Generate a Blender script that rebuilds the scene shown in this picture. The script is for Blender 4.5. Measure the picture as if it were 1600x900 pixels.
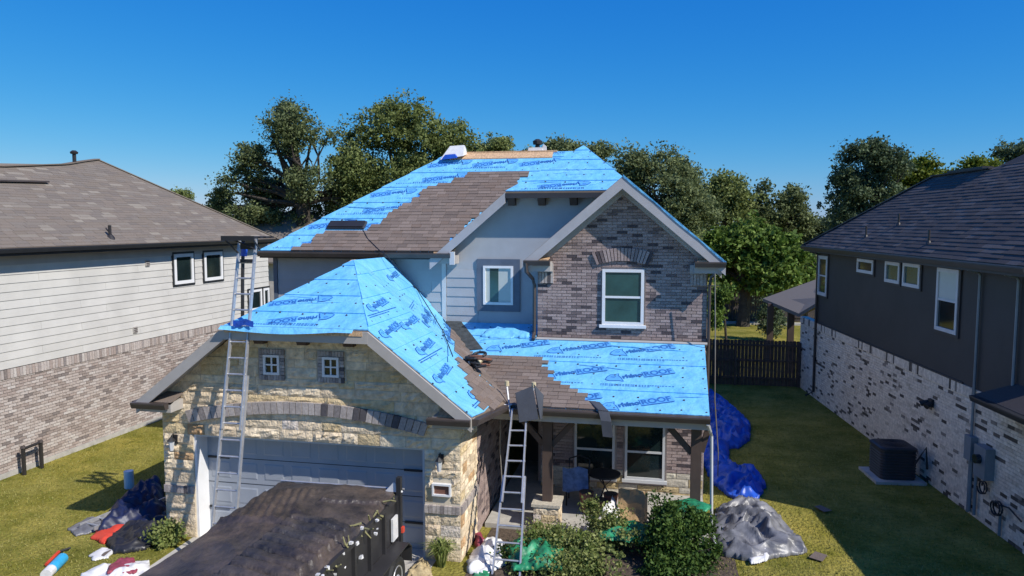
import bpy, bmesh, math, random
import numpy as np
from mathutils import Vector, Matrix, noise

for o in list(bpy.data.objects): bpy.data.objects.remove(o)
scene = bpy.context.scene
COL = scene.collection
R = math.radians

# ------------------------------------------------------------------ camera
CAM_H = 6.4
F_PX, PITCH, YAW = 1150.0, R(-4.95), R(11.4)
cam_d = bpy.data.cameras.new("camera"); cam = bpy.data.objects.new("camera", cam_d); COL.objects.link(cam)
cam.location = (0, 0, CAM_H)
cam.rotation_euler = (R(90) + PITCH, 0, YAW)
cam_d.sensor_width = 36; cam_d.lens = F_PX / 1600 * 36
cam_d.clip_start = 0.1; cam_d.clip_end = 3000
scene.camera = cam
scene.render.resolution_x = 1024; scene.render.resolution_y = 576
CO = np.array([0, 0, CAM_H])

# ------------------------------------------------------------------ sun and sky
SUN = Vector((2.15, -1.0, 2.15)).normalized()
elev = math.asin(SUN.z); rot = math.atan2(SUN.x, SUN.y)
W = bpy.data.worlds.new("World"); scene.world = W; W.use_nodes = True
wn = W.node_tree.nodes; wl = W.node_tree.links; wn.clear()
sky = wn.new("ShaderNodeTexSky"); sky.sky_type = 'NISHITA'; sky.sun_disc = False
sky.sun_elevation = elev; sky.sun_rotation = rot
sky.air_density = 1.0; sky.dust_density = 0.15; sky.ozone_density = 3.0; sky.altitude = 300
hs = wn.new("ShaderNodeHueSaturation"); hs.inputs['Saturation'].default_value = 1.15
bg = wn.new("ShaderNodeBackground"); bg.inputs['Strength'].default_value = 0.077
wo = wn.new("ShaderNodeOutputWorld")
wl.new(sky.outputs[0], hs.inputs['Color'])
sp_ = wn.new("ShaderNodeSeparateColor"); cb_ = wn.new("ShaderNodeCombineColor"); wl.new(hs.outputs[0], sp_.inputs[0])
for i, (pw, am) in enumerate(((1.68, .175), (.84, 1.27), (.35, 5.1))):      # colour response of the camera to the clear sky
    p_ = wn.new("ShaderNodeMath"); p_.operation = 'POWER'; p_.inputs[1].default_value = pw; wl.new(sp_.outputs[i], p_.inputs[0])
    m_ = wn.new("ShaderNodeMath"); m_.operation = 'MULTIPLY'; m_.inputs[1].default_value = am; wl.new(p_.outputs[0], m_.inputs[0]); wl.new(m_.outputs[0], cb_.inputs[i])
wl.new(cb_.outputs[0], bg.inputs['Color']); wl.new(bg.outputs[0], wo.inputs['Surface'])
sd = bpy.data.lights.new("sun", 'SUN'); sd.energy = 5.0; sd.angle = R(0.5); sd.color = (1.0, 0.95, 0.87)
so = bpy.data.objects.new("sun", sd); COL.objects.link(so)
so.rotation_euler = SUN.to_track_quat('Z', 'Y').to_euler(); so.location = (20, -10, 30)
scene.view_settings.view_transform = 'Standard'; scene.view_settings.look = 'None'
scene.view_settings.exposure = 0.0; scene.view_settings.gamma = 1.0
scene.view_settings.use_curve_mapping = False

# ------------------------------------------------------------------ small helpers
rnd = random.Random(7)
def V(*a): return np.array(a, float)
_fw = V(-math.sin(YAW) * math.cos(PITCH), math.cos(YAW) * math.cos(PITCH), math.sin(PITCH))
_rt = V(math.cos(YAW), math.sin(YAW), 0); _up = np.cross(_rt, _fw)
def ray(px, py): return _fw + _rt * (px - 800) / F_PX + _up * (450 - py) / F_PX
def hit(px, py, P, N):
    """point of the plane (P, N) seen at photo pixel px, py"""
    d = ray(px, py); return CO + d * (((np.array(P) - CO) @ N) / (d @ N))
def gnd(px, py, z=0.0): return hit(px, py, V(0, 0, z), V(0, 0, 1))
def atY(px, py, Y): return hit(px, py, V(0, Y, 0), V(0, 1, 0))

ORG = {}
def place(o, parent, loc):
    """link o under parent with its origin at world point loc (no rotations on parents)"""
    COL.objects.link(o)
    if parent is not None:
        o.parent = parent; po = ORG[parent.name]
        o.location = (loc[0] - po[0], loc[1] - po[1], loc[2] - po[2])
    else: o.location = tuple(loc)
    ORG[o.name] = tuple(loc)
def tag(o, label=None, cat=None, group=None, kind=None):
    if label: o['label'] = label
    if cat: o['category'] = cat
    if group: o['group'] = group
    if kind: o['kind'] = kind
    return o
def thing(name, label, cat, loc, group=None):
    o = bpy.data.objects.new(name, None); o.empty_display_size = .3
    place(o, None, loc); return tag(o, label, cat, group)

def np_mesh(name, verts, faces, mats, rndattr=None, matidx=None, smooth=False):
    me = bpy.data.meshes.new(name); me.from_pydata([tuple(v) for v in verts], [], faces)
    for m in (mats if isinstance(mats, (list, tuple)) else [mats]): me.materials.append(m)
    if matidx is not None: me.polygons.foreach_set('material_index', matidx)
    if rndattr is not None:
        a = me.attributes.new('rnd', 'FLOAT', 'FACE'); a.data.foreach_set('value', np.array(rndattr, np.float32))
    if smooth: me.polygons.foreach_set('use_smooth', [True] * len(me.polygons))
    me.update(); return me
def mk(name, verts, faces, mat, parent=None, origin=None, smooth=False, label=None, cat=None, group=None, kind=None, rndattr=None, fixn=True):
    vs = np.array(verts, float)
    if origin is None: origin = ORG[parent.name] if parent is not None else (vs[:, 0].mean(), vs[:, 1].mean(), vs[:, 2].min())
    me = np_mesh(name, vs - np.array(origin), faces, mat, rndattr, None, smooth)
    if fixn:
        bm = bmesh.new(); bm.from_mesh(me); bmesh.ops.recalc_face_normals(bm, faces=bm.faces); bm.to_mesh(me); bm.free()
    o = bpy.data.objects.new(name, me); place(o, parent, origin)
    return tag(o, label, cat, group, kind)

BOXF = [(0, 3, 2, 1), (4, 5, 6, 7), (0, 1, 5, 4), (1, 2, 6, 5), (2, 3, 7, 6), (3, 0, 4, 7)]
class Frame:
    """wall frame: a along the wall, h up, d outward"""
    def __init__(s, O, u, n=None, up=(0, 0, 1)):
        s.O = np.array(O, float); s.u = np.array(u, float) / np.linalg.norm(u); s.v = np.array(up, float)
        s.n = np.array(n, float) if n is not None else np.cross(s.u, s.v)
    def pt(s, a, h, d=0.0): return s.O + s.u * a + s.v * h + s.n * d
    def inv(s, P): q = np.array(P) - s.O; return q @ s.u, q @ s.v, q @ s.n
    def px(s, x, y, d=0.0):
        P = hit(x, y, s.O + s.n * d, s.n); a, h, _ = s.inv(P); return a, h
WORLD = Frame((0, 0, 0), (1, 0, 0), (0, 1, 0))   # a=x, h=z, d=y

class MB:
    def __init__(s): s.v = []; s.f = []
    def raw(s, vs, fs):
        b = len(s.v); s.v += [tuple(p) for p in vs]; s.f += [tuple(i + b for i in f) for f in fs]; return s
    def box(s, F, a0, a1, h0, h1, d0, d1):
        return s.raw([F.pt(a, h, d) for d in (d0, d1) for a, h in ((a0, h0), (a1, h0), (a1, h1), (a0, h1))], BOXF)
    def wbox(s, x0, x1, y0, y1, z0, z1): return s.box(WORLD, x0, x1, z0, z1, y0, y1)
    def prism(s, pts, ex):
        n = len(pts); pts = [np.array(p, float) for p in pts]; ex = np.array(ex, float)
        return s.raw(pts + [p + ex for p in pts], [tuple(range(n)), tuple(range(2 * n - 1, n - 1, -1))] + [(i, (i + 1) % n, n + (i + 1) % n, n + i) for i in range(n)])
    def tube(s, pts, r, n=6, cap=True):
        pts = [np.array(p, float) for p in pts]; rs = r if isinstance(r, (list, tuple)) else [r] * len(pts); b = len(s.v)
        for i, p in enumerate(pts):
            t = pts[min(i + 1, len(pts) - 1)] - pts[max(i - 1, 0)]; t = t / (np.linalg.norm(t) + 1e-9)
            x = np.cross(t, V(0, 0, 1) if abs(t[2]) < .9 else V(1, 0, 0)); x /= np.linalg.norm(x); y = np.cross(t, x)
            for k in range(n):
                an = 2 * math.pi * k / n; s.v.append(tuple(p + (x * math.cos(an) + y * math.sin(an)) * rs[i]))
        for i in range(len(pts) - 1):
            for k in range(n):
                a = b + i * n + k; c = b + i * n + (k + 1) % n; s.f.append((a, c, c + n, a + n))
        if cap: s.f.append(tuple(range(b + n - 1, b - 1, -1))); e = b + (len(pts) - 1) * n; s.f.append(tuple(range(e, e + n)))
        return s
    def beam(s, p, q, w, t, side=(1, 0, 0)):
        """rectangular bar from p to q, w wide along side, t thick across"""
        p = np.array(p, float); q = np.array(q, float); d = (q - p) / np.linalg.norm(q - p)
        x = np.array(side, float); x = x - d * (x @ d); x /= np.linalg.norm(x); y = np.cross(d, x)
        c = [(-w / 2, -t / 2), (w / 2, -t / 2), (w / 2, t / 2), (-w / 2, t / 2)]
        return s.raw([e + x * i + y * j for e in (p, q) for i, j in c], BOXF)
    def build(s, name, mat, parent=None, **k): return mk(name, s.v, s.f, mat, parent, **k)

def clip_half(poly, nx, ny, c):
    """keep nx*a+ny*b <= c"""
    out = []
    for i in range(len(poly)):
        p, q = poly[i], poly[(i + 1) % len(poly)]; dp = nx * p[0] + ny * p[1] - c; dq = nx * q[0] + ny * q[1] - c
        if dp <= 0: out.append(p)
        if (dp < 0 < dq) or (dq < 0 < dp):
            t = dp / (dp - dq); out.append((p[0] + (q[0] - p[0]) * t, p[1] + (q[1] - p[1]) * t))
    return out
def clip_convex(poly, outer):
    for i in range(len(outer)):
        (x0, y0), (x1, y1) = outer[i], outer[(i + 1) % len(outer)]
        poly = clip_half(poly, (y1 - y0), -(x1 - x0), (y1 - y0) * x0 - (x1 - x0) * y0)
        if len(poly) < 3: return []
    return poly
def area(p): return abs(sum(p[i][0] * p[(i + 1) % len(p)][1] - p[(i + 1) % len(p)][0] * p[i][1] for i in range(len(p)))) / 2
def inside(poly, x, y):
    c = False; j = len(poly) - 1
    for i in range(len(poly)):
        if (poly[i][1] > y) != (poly[j][1] > y) and x < (poly[j][0] - poly[i][0]) * (y - poly[i][1]) / (poly[j][1] - poly[i][1]) + poly[i][0]: c = not c
        j = i
    return c

# ------------------------------------------------------------------ materials
def new_mat(name):
    m = bpy.data.materials.new(name); m.use_nodes = True; nt = m.node_tree
    return m, nt, nt.nodes['Principled BSDF']
def lerp_noise(nt, c1, c2, scale, detail=4, rough=.6, lo=.35, hi=.65, coord=None):
    N = nt.nodes; L = nt.links
    g = N.new("ShaderNodeNewGeometry"); nz = N.new("ShaderNodeTexNoise"); nz.inputs['Scale'].default_value = scale
    nz.inputs['Detail'].default_value = detail; nz.inputs['Roughness'].default_value = rough
    L.new(g.outputs['Position'] if coord is None else coord, nz.inputs['Vector'])
    cr = N.new("ShaderNodeValToRGB"); cr.color_ramp.elements[0].position = lo; cr.color_ramp.elements[1].position = hi
    cr.color_ramp.elements[0].color = (*c1, 1); cr.color_ramp.elements[1].color = (*c2, 1)
    L.new(nz.outputs['Fac'], cr.inputs['Fac']); return cr.outputs['Color'], nz
def add_bump(nt, b, scale, strength, dist=.02, detail=5, stretch=None):
    N = nt.nodes; L = nt.links; g = N.new("ShaderNodeNewGeometry"); nz = N.new("ShaderNodeTexNoise")
    nz.inputs['Scale'].default_value = scale; nz.inputs['Detail'].default_value = detail
    if stretch:
        mp = N.new("ShaderNodeMapping"); mp.inputs['Scale'].default_value = stretch; L.new(g.outputs['Position'], mp.inputs['Vector']); L.new(mp.outputs[0], nz.inputs['Vector'])
    else: L.new(g.outputs['Position'], nz.inputs['Vector'])
    bp = N.new("ShaderNodeBump"); bp.inputs['Strength'].default_value = strength; bp.inputs['Distance'].default_value = dist
    L.new(nz.outputs['Fac'], bp.inputs['Height']); L.new(bp.outputs[0], b.inputs['Normal'])
def plain(name, c, rough=.6, metal=0, var=.12, vscale=3, bump=0, bscale=40, spec=None, dist=.01, stretch=None):
    m, nt, b = new_mat(name)
    c1 = tuple(x * (1 - var) for x in c); c2 = tuple(min(1, x * (1 + var)) for x in c)
    col, _ = lerp_noise(nt, c1, c2, vscale); nt.links.new(col, b.inputs['Base Color'])
    b.inputs['Roughness'].default_value = rough; b.inputs['Metallic'].default_value = metal
    if spec is not None: b.inputs['Specular IOR Level'].default_value = spec
    if bump: add_bump(nt, b, bscale, bump, dist, stretch=stretch)
    return m
def pieces_mat(name, stops, rough=.9, interp='LINEAR', mott=.18, mscale=25, bump=.5, bscale=60, dist=.006, spec=.3):
    """colour picked per piece (object random + face attribute), with mottling and relief"""
    m, nt, b = new_mat(name); N = nt.nodes; L = nt.links
    oi = N.new("ShaderNodeObjectInfo"); at = N.new("ShaderNodeAttribute"); at.attribute_name = 'rnd'
    ad = N.new("ShaderNodeMath"); ad.operation = 'ADD'; L.new(oi.outputs['Random'], ad.inputs[0]); L.new(at.outputs['Fac'], ad.inputs[1])
    fr = N.new("ShaderNodeMath"); fr.operation = 'FRACT'; L.new(ad.outputs[0], fr.inputs[0])
    cr = N.new("ShaderNodeValToRGB"); cr.color_ramp.interpolation = interp
    e = cr.color_ramp.elements
    while len(e) < len(stops): e.new(.5)
    for i, (p, c) in enumerate(stops): e[i].position = p; e[i].color = (*c, 1)
    L.new(fr.outputs[0], cr.inputs['Fac'])
    col, _ = lerp_noise(nt, (1 - mott,) * 3, (1 + mott,) * 3, mscale)
    mx = N.new("ShaderNodeMix"); mx.data_type = 'RGBA'; mx.blend_type = 'MULTIPLY'; mx.inputs[0].default_value = 1
    L.new(cr.outputs['Color'], mx.inputs[6]); L.new(col, mx.inputs[7]); L.new(mx.outputs[2], b.inputs['Base Color'])
    b.inputs['Roughness'].default_value = rough; b.inputs['Specular IOR Level'].default_value = spec
    if bump: add_bump(nt, b, bscale, bump, dist)
    return m

M = {}
M['stone'] = pieces_mat('limestone', [(0, (.72, .58, .40)), (.30, (.76, .63, .45)), (.50, (.68, .54, .37)), (.70, (.74, .60, .41)), (.80, (.62, .48, .28)), (.93, (.50, .32, .17)), (.97, (.70, .60, .50))], interp='CONSTANT', mott=.22, mscale=7, bump=.9, bscale=22, dist=.03)
M['stone_flat'] = pieces_mat('limestone_smooth', [(0, (.50, .45, .36)), (.5, (.58, .53, .42)), (.8, (.46, .36, .2))], interp='CONSTANT', bump=.5, bscale=20, dist=.02)
M['mortar'] = plain('mortar', (.60, .52, .39), .95, bump=.4, bscale=80)
M['brick'] = pieces_mat('grey_brown_brick', [(0, (.32, .24, .22)), (.2, (.36, .275, .25)), (.38, (.27, .205, .19)), (.52, (.39, .305, .28)), (.70, (.17, .13, .125)), (.82, (.085, .068, .072)), (.91, (.34, .26, .23))], interp='CONSTANT', mscale=30, bump=.6)
M['brick_mortar'] = plain('brick_mortar', (.44, .365, .33), .95, bump=.4, bscale=90)
M['soldier'] = pieces_mat('grey_soldier_brick', [(0, (.40, .35, .32)), (.3, (.34, .295, .275)), (.55, (.46, .405, .37)), (.78, (.24, .21, .20)), (.93, (.10, .09, .095))], interp='CONSTANT')
M['lbrick'] = pieces_mat('cream_pink_brick', [(0, (.45, .385, .345)), (.25, (.50, .44, .40)), (.45, (.42, .355, .315)), (.62, (.37, .30, .265)), (.76, (.31, .255, .225)), (.87, (.22, .185, .17)), (.93, (.52, .47, .43))], interp='CONSTANT')
M['lmortar'] = plain('pale_mortar', (.50, .45, .40), .95)
M['rbrick'] = pieces_mat('whitewashed_brick', [(0, (.70, .60, .48)), (.35, (.74, .64, .52)), (.6, (.66, .56, .45)), (.80, (.62, .52, .41)), (.9, (.54, .45, .35)), (.94, (.70, .60, .48))], interp='CONSTANT', mscale=12)
M['rbrick_dark'] = pieces_mat('bare_dark_brick', [(0, (.09, .075, .06)), (.4, (.15, .125, .10)), (.7, (.26, .22, .18))], interp='CONSTANT', mscale=12)
M['rmortar'] = plain('whitewash_mortar', (.64, .55, .44), .95, vscale=6)
M['siding'] = pieces_mat('cream_siding', [(0, (.56, .54, .50)), (1, (.60, .58, .54))], rough=.6, mott=.07, mscale=1.2, bump=.15, bscale=30)
M['gsiding'] = pieces_mat('blue_grey_siding', [(0, (.38, .39, .41)), (1, (.41, .42, .44))], rough=.6, mott=.04, mscale=3, bump=.15, bscale=30)
M['dark_wall'] = plain('charcoal_board', (.044, .041, .040), .7, var=.12, vscale=.8, bump=.15, bscale=25)
M['dark_soffit'] = plain('charcoal_trim', (.035, .035, .04), .6)
M['fascia'] = plain('taupe_trim', (.42, .39, .36), .6, var=.06)
M['fascia_grey'] = plain('grey_barge_board', (.42, .41, .42), .6, var=.06)
M['gutter'] = plain('brown_gutter', (.07, .055, .05), .4)
M['brown_wood'] = plain('brown_timber', (.075, .05, .04), .7, bump=.3, bscale=30, stretch=(1, 1, .1))
M['osb'] = plain('raw_osb_board', (.58, .38, .22), .8, var=.3, vscale=22)
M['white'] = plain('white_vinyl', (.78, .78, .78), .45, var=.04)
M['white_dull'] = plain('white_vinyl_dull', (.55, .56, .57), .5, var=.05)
M['black_trim'] = plain('black_window_trim', (.02, .022, .026), .5)
M['navy_trim'] = plain('slate_window_trim', (.10, .125, .17), .5)
M['glass'] = plain('window_glass', (.012, .022, .024), .06, var=.3, vscale=1.5, spec=.7)
M['glass_teal'] = plain('screened_window_glass', (.03, .085, .085), .12, var=.25, vscale=1.2, spec=.6)
M['blind'] = plain('white_blind', (.50, .54, .50), .5, var=.03)
M['door_grey'] = plain('garage_door_paint', (.34, .365, .40), .45, var=.04)
M['roof_brown'] = pieces_mat('weathered_shingle', [(0, (.17, .132, .11)), (.3, (.21, .165, .138)), (.5, (.15, .118, .10)), (.7, (.24, .19, .16)), (.88, (.185, .138, .11))], interp='LINEAR', mott=.2, mscale=60, bump=.6, bscale=150, dist=.004)
M['roof_left'] = pieces_mat('taupe_shingle', [(0, (.185, .152, .120)), (.35, (.202, .166, .134)), (.6, (.165, .14, .118)), (.78, (.205, .175, .145)), (.86, (.27, .235, .19)), (.95, (.188, .16, .132))], interp='LINEAR', mott=.12, mscale=50, bump=.5, bscale=150, dist=.003)
M['roof_right'] = pieces_mat('charcoal_shingle', [(0, (.066, .056, .054)), (.3, (.078, .067, .064)), (.6, (.058, .050, .049)), (.8, (.115, .10, .095)), (.93, (.063, .054, .052))], interp='LINEAR', mott=.2, mscale=60, bump=.5, bscale=150, dist=.004)
M['deck'] = plain('roof_deck', (.2, .15, .11), .9)
M['dark_metal'] = plain('dark_valley_metal', (.05, .055, .055), .5, var=.3, vscale=8)
M['black'] = plain('black_rubber', (.02, .02, .022), .6)
M['alu'] = plain('aluminium', (.50, .50, .51), .45, metal=.55, var=.1, vscale=10)
M['concrete'] = plain('concrete', (.42, .40, .36), .9, var=.15, vscale=4, bump=.3)
M['driveway'] = plain('driveway_concrete', (.50, .47, .42), .9, var=.12, vscale=2, bump=.3)
M['stake'] = plain('weathered_picket', (.085, .062, .05), .9, var=.25, vscale=5, bump=.4, stretch=(1, 1, .1))
M['fence_dark'] = plain('dark_stained_picket', (.075, .06, .058), .9, var=.25, vscale=3, bump=.4, stretch=(1, 1, .1))
M['print'] = plain('navy_print', (.02, .14, .43), .7, var=.1)
M['print_fill'] = plain('soft_navy_print', (.10, .38, .80), .7, var=.1)
# woven blue synthetic underlayment: colour, faint weave and wrinkles
m, nt, b = new_mat('blue_underlayment')
col, _ = lerp_noise(nt, (.14, .48, .80), (.21, .57, .88), 2.0, detail=8, rough=.7); nt.links.new(col, b.inputs['Base Color'])
b.inputs['Roughness'].default_value = .5; b.inputs['Specular IOR Level'].default_value = .4
add_bump(nt, b, 3.0, .9, .09, detail=7); M['under'] = m
m, nt, b = new_mat('lawn')
c1, n1 = lerp_noise(nt, (.15, .155, .022), (.35, .31, .078), .9, detail=8, rough=.7)
c2, n2 = lerp_noise(nt, (.72, .72, .72), (1.2, 1.2, 1.1), 9, detail=6, rough=.8)
mx = nt.nodes.new("ShaderNodeMix"); mx.data_type = 'RGBA'; mx.blend_type = 'MULTIPLY'; mx.inputs[0].default_value = 1
nt.links.new(c1, mx.inputs[6]); nt.links.new(c2, mx.inputs[7]); nt.links.new(mx.outputs[2], b.inputs['Base Color'])
c3, n3 = lerp_noise(nt, (.78, .80, .85), (1.16, 1.06, 1.0), .35, detail=5, rough=.65)
mx3 = nt.nodes.new("ShaderNodeMix"); mx3.data_type = 'RGBA'; mx3.blend_type = 'MULTIPLY'; mx3.inputs[0].default_value = 1
nt.links.new(mx.outputs[2], mx3.inputs[6]); nt.links.new(c3, mx3.inputs[7]); nt.links.new(mx3.outputs[2], b.inputs['Base Color'])
b.inputs['Roughness'].default_value = .95; b.inputs['Specular IOR Level'].default_value = .1; add_bump(nt, b, 14, .9, .08, detail=8); M['lawn'] = m
M['blade'] = pieces_mat('grass_blade', [(0, (.12, .15, .022)), (.5, (.23, .22, .05)), (1, (.36, .32, .11))], mott=.1, bump=0, rough=.8)
M['soil'] = plain('mulch_soil', (.09, .065, .045), .95, var=.4, vscale=12, bump=.8, bscale=20, dist=.04)
def leaf_mat(name, a, b_, c, trans=.35):
    m = pieces_mat(name, [(0, a), (.5, b_), (1, c)], rough=.65, mott=.15, mscale=1.2, bump=0, spec=.25)
    nt = m.node_tree; b = nt.nodes['Principled BSDF']; out = nt.nodes['Material Output']
    tr = nt.nodes.new("ShaderNodeBsdfTranslucent"); ms = nt.nodes.new("ShaderNodeMixShader"); ms.inputs[0].default_value = trans
    src = b.inputs['Base Color'].links[0].from_socket; nt.links.new(src, tr.inputs['Color'])
    nt.links.new(b.outputs[0], ms.inputs[1]); nt.links.new(tr.outputs[0], ms.inputs[2]); nt.links.new(ms.outputs[0], out.inputs['Surface'])
    return m
M['oak'] = leaf_mat('oak_leaf', (.09, .12, .05), (.165, .20, .08), (.26, .30, .13))
M['oak2'] = leaf_mat('oak_leaf_olive', (.11, .145, .045), (.195, .235, .07), (.30, .34, .12))
M['green'] = leaf_mat('broad_green_leaf', (.075, .14, .022), (.14, .22, .04), (.24, .33, .08))
M['bright'] = leaf_mat('bright_yellow_green_leaf', (.10, .14, .014), (.17, .21, .025), (.26, .29, .045))
M['pine'] = leaf_mat('pine_needle', (.06, .095, .05), (.105, .145, .07), (.17, .215, .10))
M['shrub'] = leaf_mat('dark_shrub_leaf', (.025, .06, .012), (.055, .11, .02), (.12, .19, .04))
M['olive'] = leaf_mat('olive_shrub_leaf', (.11, .16, .04), (.21, .26, .07), (.36, .38, .14))
M['bark'] = plain('bark', (.055, .045, .036), .95, var=.35, vscale=3, bump=.8, bscale=12, dist=.05)
M['tarp_blue'] = plain('royal_blue_tarp', (.02, .09, .50), .4, var=.2, bump=.3, bscale=14, dist=.02)
M['tarp_grey'] = plain('silver_tarp', (.17, .17, .18), .4, var=.4, vscale=4, bump=.3, bscale=14, dist=.02)
M['tarp_navy'] = plain('navy_tarp', (.012, .018, .06), .45, var=.3, vscale=5)
M['tarp_green'] = plain('green_tarp', (.02, .22, .10), .5, var=.5, vscale=6)
m, nt, b = new_mat('black_mesh_tarp')
c1, _ = lerp_noise(nt, (.030, .027, .027), (.125, .10, .083), 1.5, detail=9, rough=.72, lo=.38, hi=.66)
c2, _ = lerp_noise(nt, (.55, .62, .72), (1.3, 1.15, 1.0), .45, detail=3)
mx = nt.nodes.new("ShaderNodeMix"); mx.data_type = 'RGBA'; mx.blend_type = 'MULTIPLY'; mx.inputs[0].default_value = 1
nt.links.new(c1, mx.inputs[6]); nt.links.new(c2, mx.inputs[7]); nt.links.new(mx.outputs[2], b.inputs['Base Color'])
b.inputs['Roughness'].default_value = .45; add_bump(nt, b, 7, 1.0, .05, detail=8, stretch=(1, .5, 1)); M['tarp_brown'] = m
M['tarp_black'] = plain('black_plastic_sheet', (.02, .02, .024), .4, var=.3)
M['plastic_white'] = plain('white_plastic', (.72, .71, .70), .5, var=.1, vscale=8)
M['red'] = plain('orange_red_fabric', (.62, .06, .03), .6, var=.1)
M['cyan'] = plain('cyan_wrap', (.04, .38, .66), .4)
M['pale_blue'] = plain('pale_blue_wrap', (.42, .60, .72), .5)
M['maroon'] = plain('maroon_wrap', (.30, .05, .08), .6, var=.25, vscale=9)
M['cardboard'] = plain('kraft_cardboard', (.36, .24, .12), .85, var=.15, vscale=3, bump=.5, bscale=12, dist=.03)
M['pipe_dark'] = plain('dark_pipe', (.025, .022, .022), .5)
M['ac'] = plain('ac_cabinet', (.045, .043, .045), .5, metal=.3)
M['meter'] = plain('meter_grey', (.20, .24, .27), .45, metal=.2)
M['tarpaper'] = plain('dark_felt', (.055, .062, .078), .85, bump=.4, bscale=120)
M['rope'] = plain('pale_cord', (.22, .20, .17), .8)
M['tan'] = plain('tan_rubber', (.62, .52, .32), .6)
M['navy_cloth'] = plain('faded_blue_cloth', (.10, .17, .34), .8, var=.3, vscale=9)
M['twig'] = plain('dry_twig', (.24, .22, .10), .8, var=.3)
M['clay'] = plain('terracotta', (.2, .09, .06), .8, var=.2)

# ------------------------------------------------------------------ repeated small pieces (bricks, stones, shingles, planks)
class Pieces:
    def __init__(s, root, name, rest, limit=300): s.root = root; s.name = name; s.rest = rest; s.items = []; s.lim = limit; s.cache = {}
    def add(s, lv, fs, c, parent, mat, key=None):
        lv = np.array(lv); c = np.array(c); size = np.ptp(lv, axis=0).max()
        s.items.append((size / np.linalg.norm(c - CO), lv, fs, c, parent, mat, key))
    def done(s):
        s.items.sort(key=lambda t: -t[0]); top = s.items[:s.lim]; rest = s.items[s.lim:]
        rnd.shuffle(top)
        for _, lv, fs, c, par, mat, key in top:
            me = s.cache.get((key, mat.name)) if key else None
            if me is None:
                me = np_mesh(s.name, lv, fs, mat)
                if key: s.cache[(key, mat.name)] = me
            o = bpy.data.objects.new(s.name, me); place(o, par, c)
        if rest:
            vs = []; F = []; ra = []; mi = []; mats = []; b = 0; org = np.array(ORG[s.root.name])
            for _, lv, fs, c, par, mat, key in rest:
                if mat not in mats: mats.append(mat)
                vs.append(lv + c - org); r = rnd.random()
                for f in fs: F.append(tuple(i + b for i in f)); ra.append(r); mi.append(mats.index(mat))
                b += len(lv)
            me = np_mesh(s.rest, np.concatenate(vs), F, mats, ra, mi)
            o = bpy.data.objects.new(s.rest, me); place(o, s.root, org); o['kind'] = 'stuff'
        s.items = []

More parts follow.
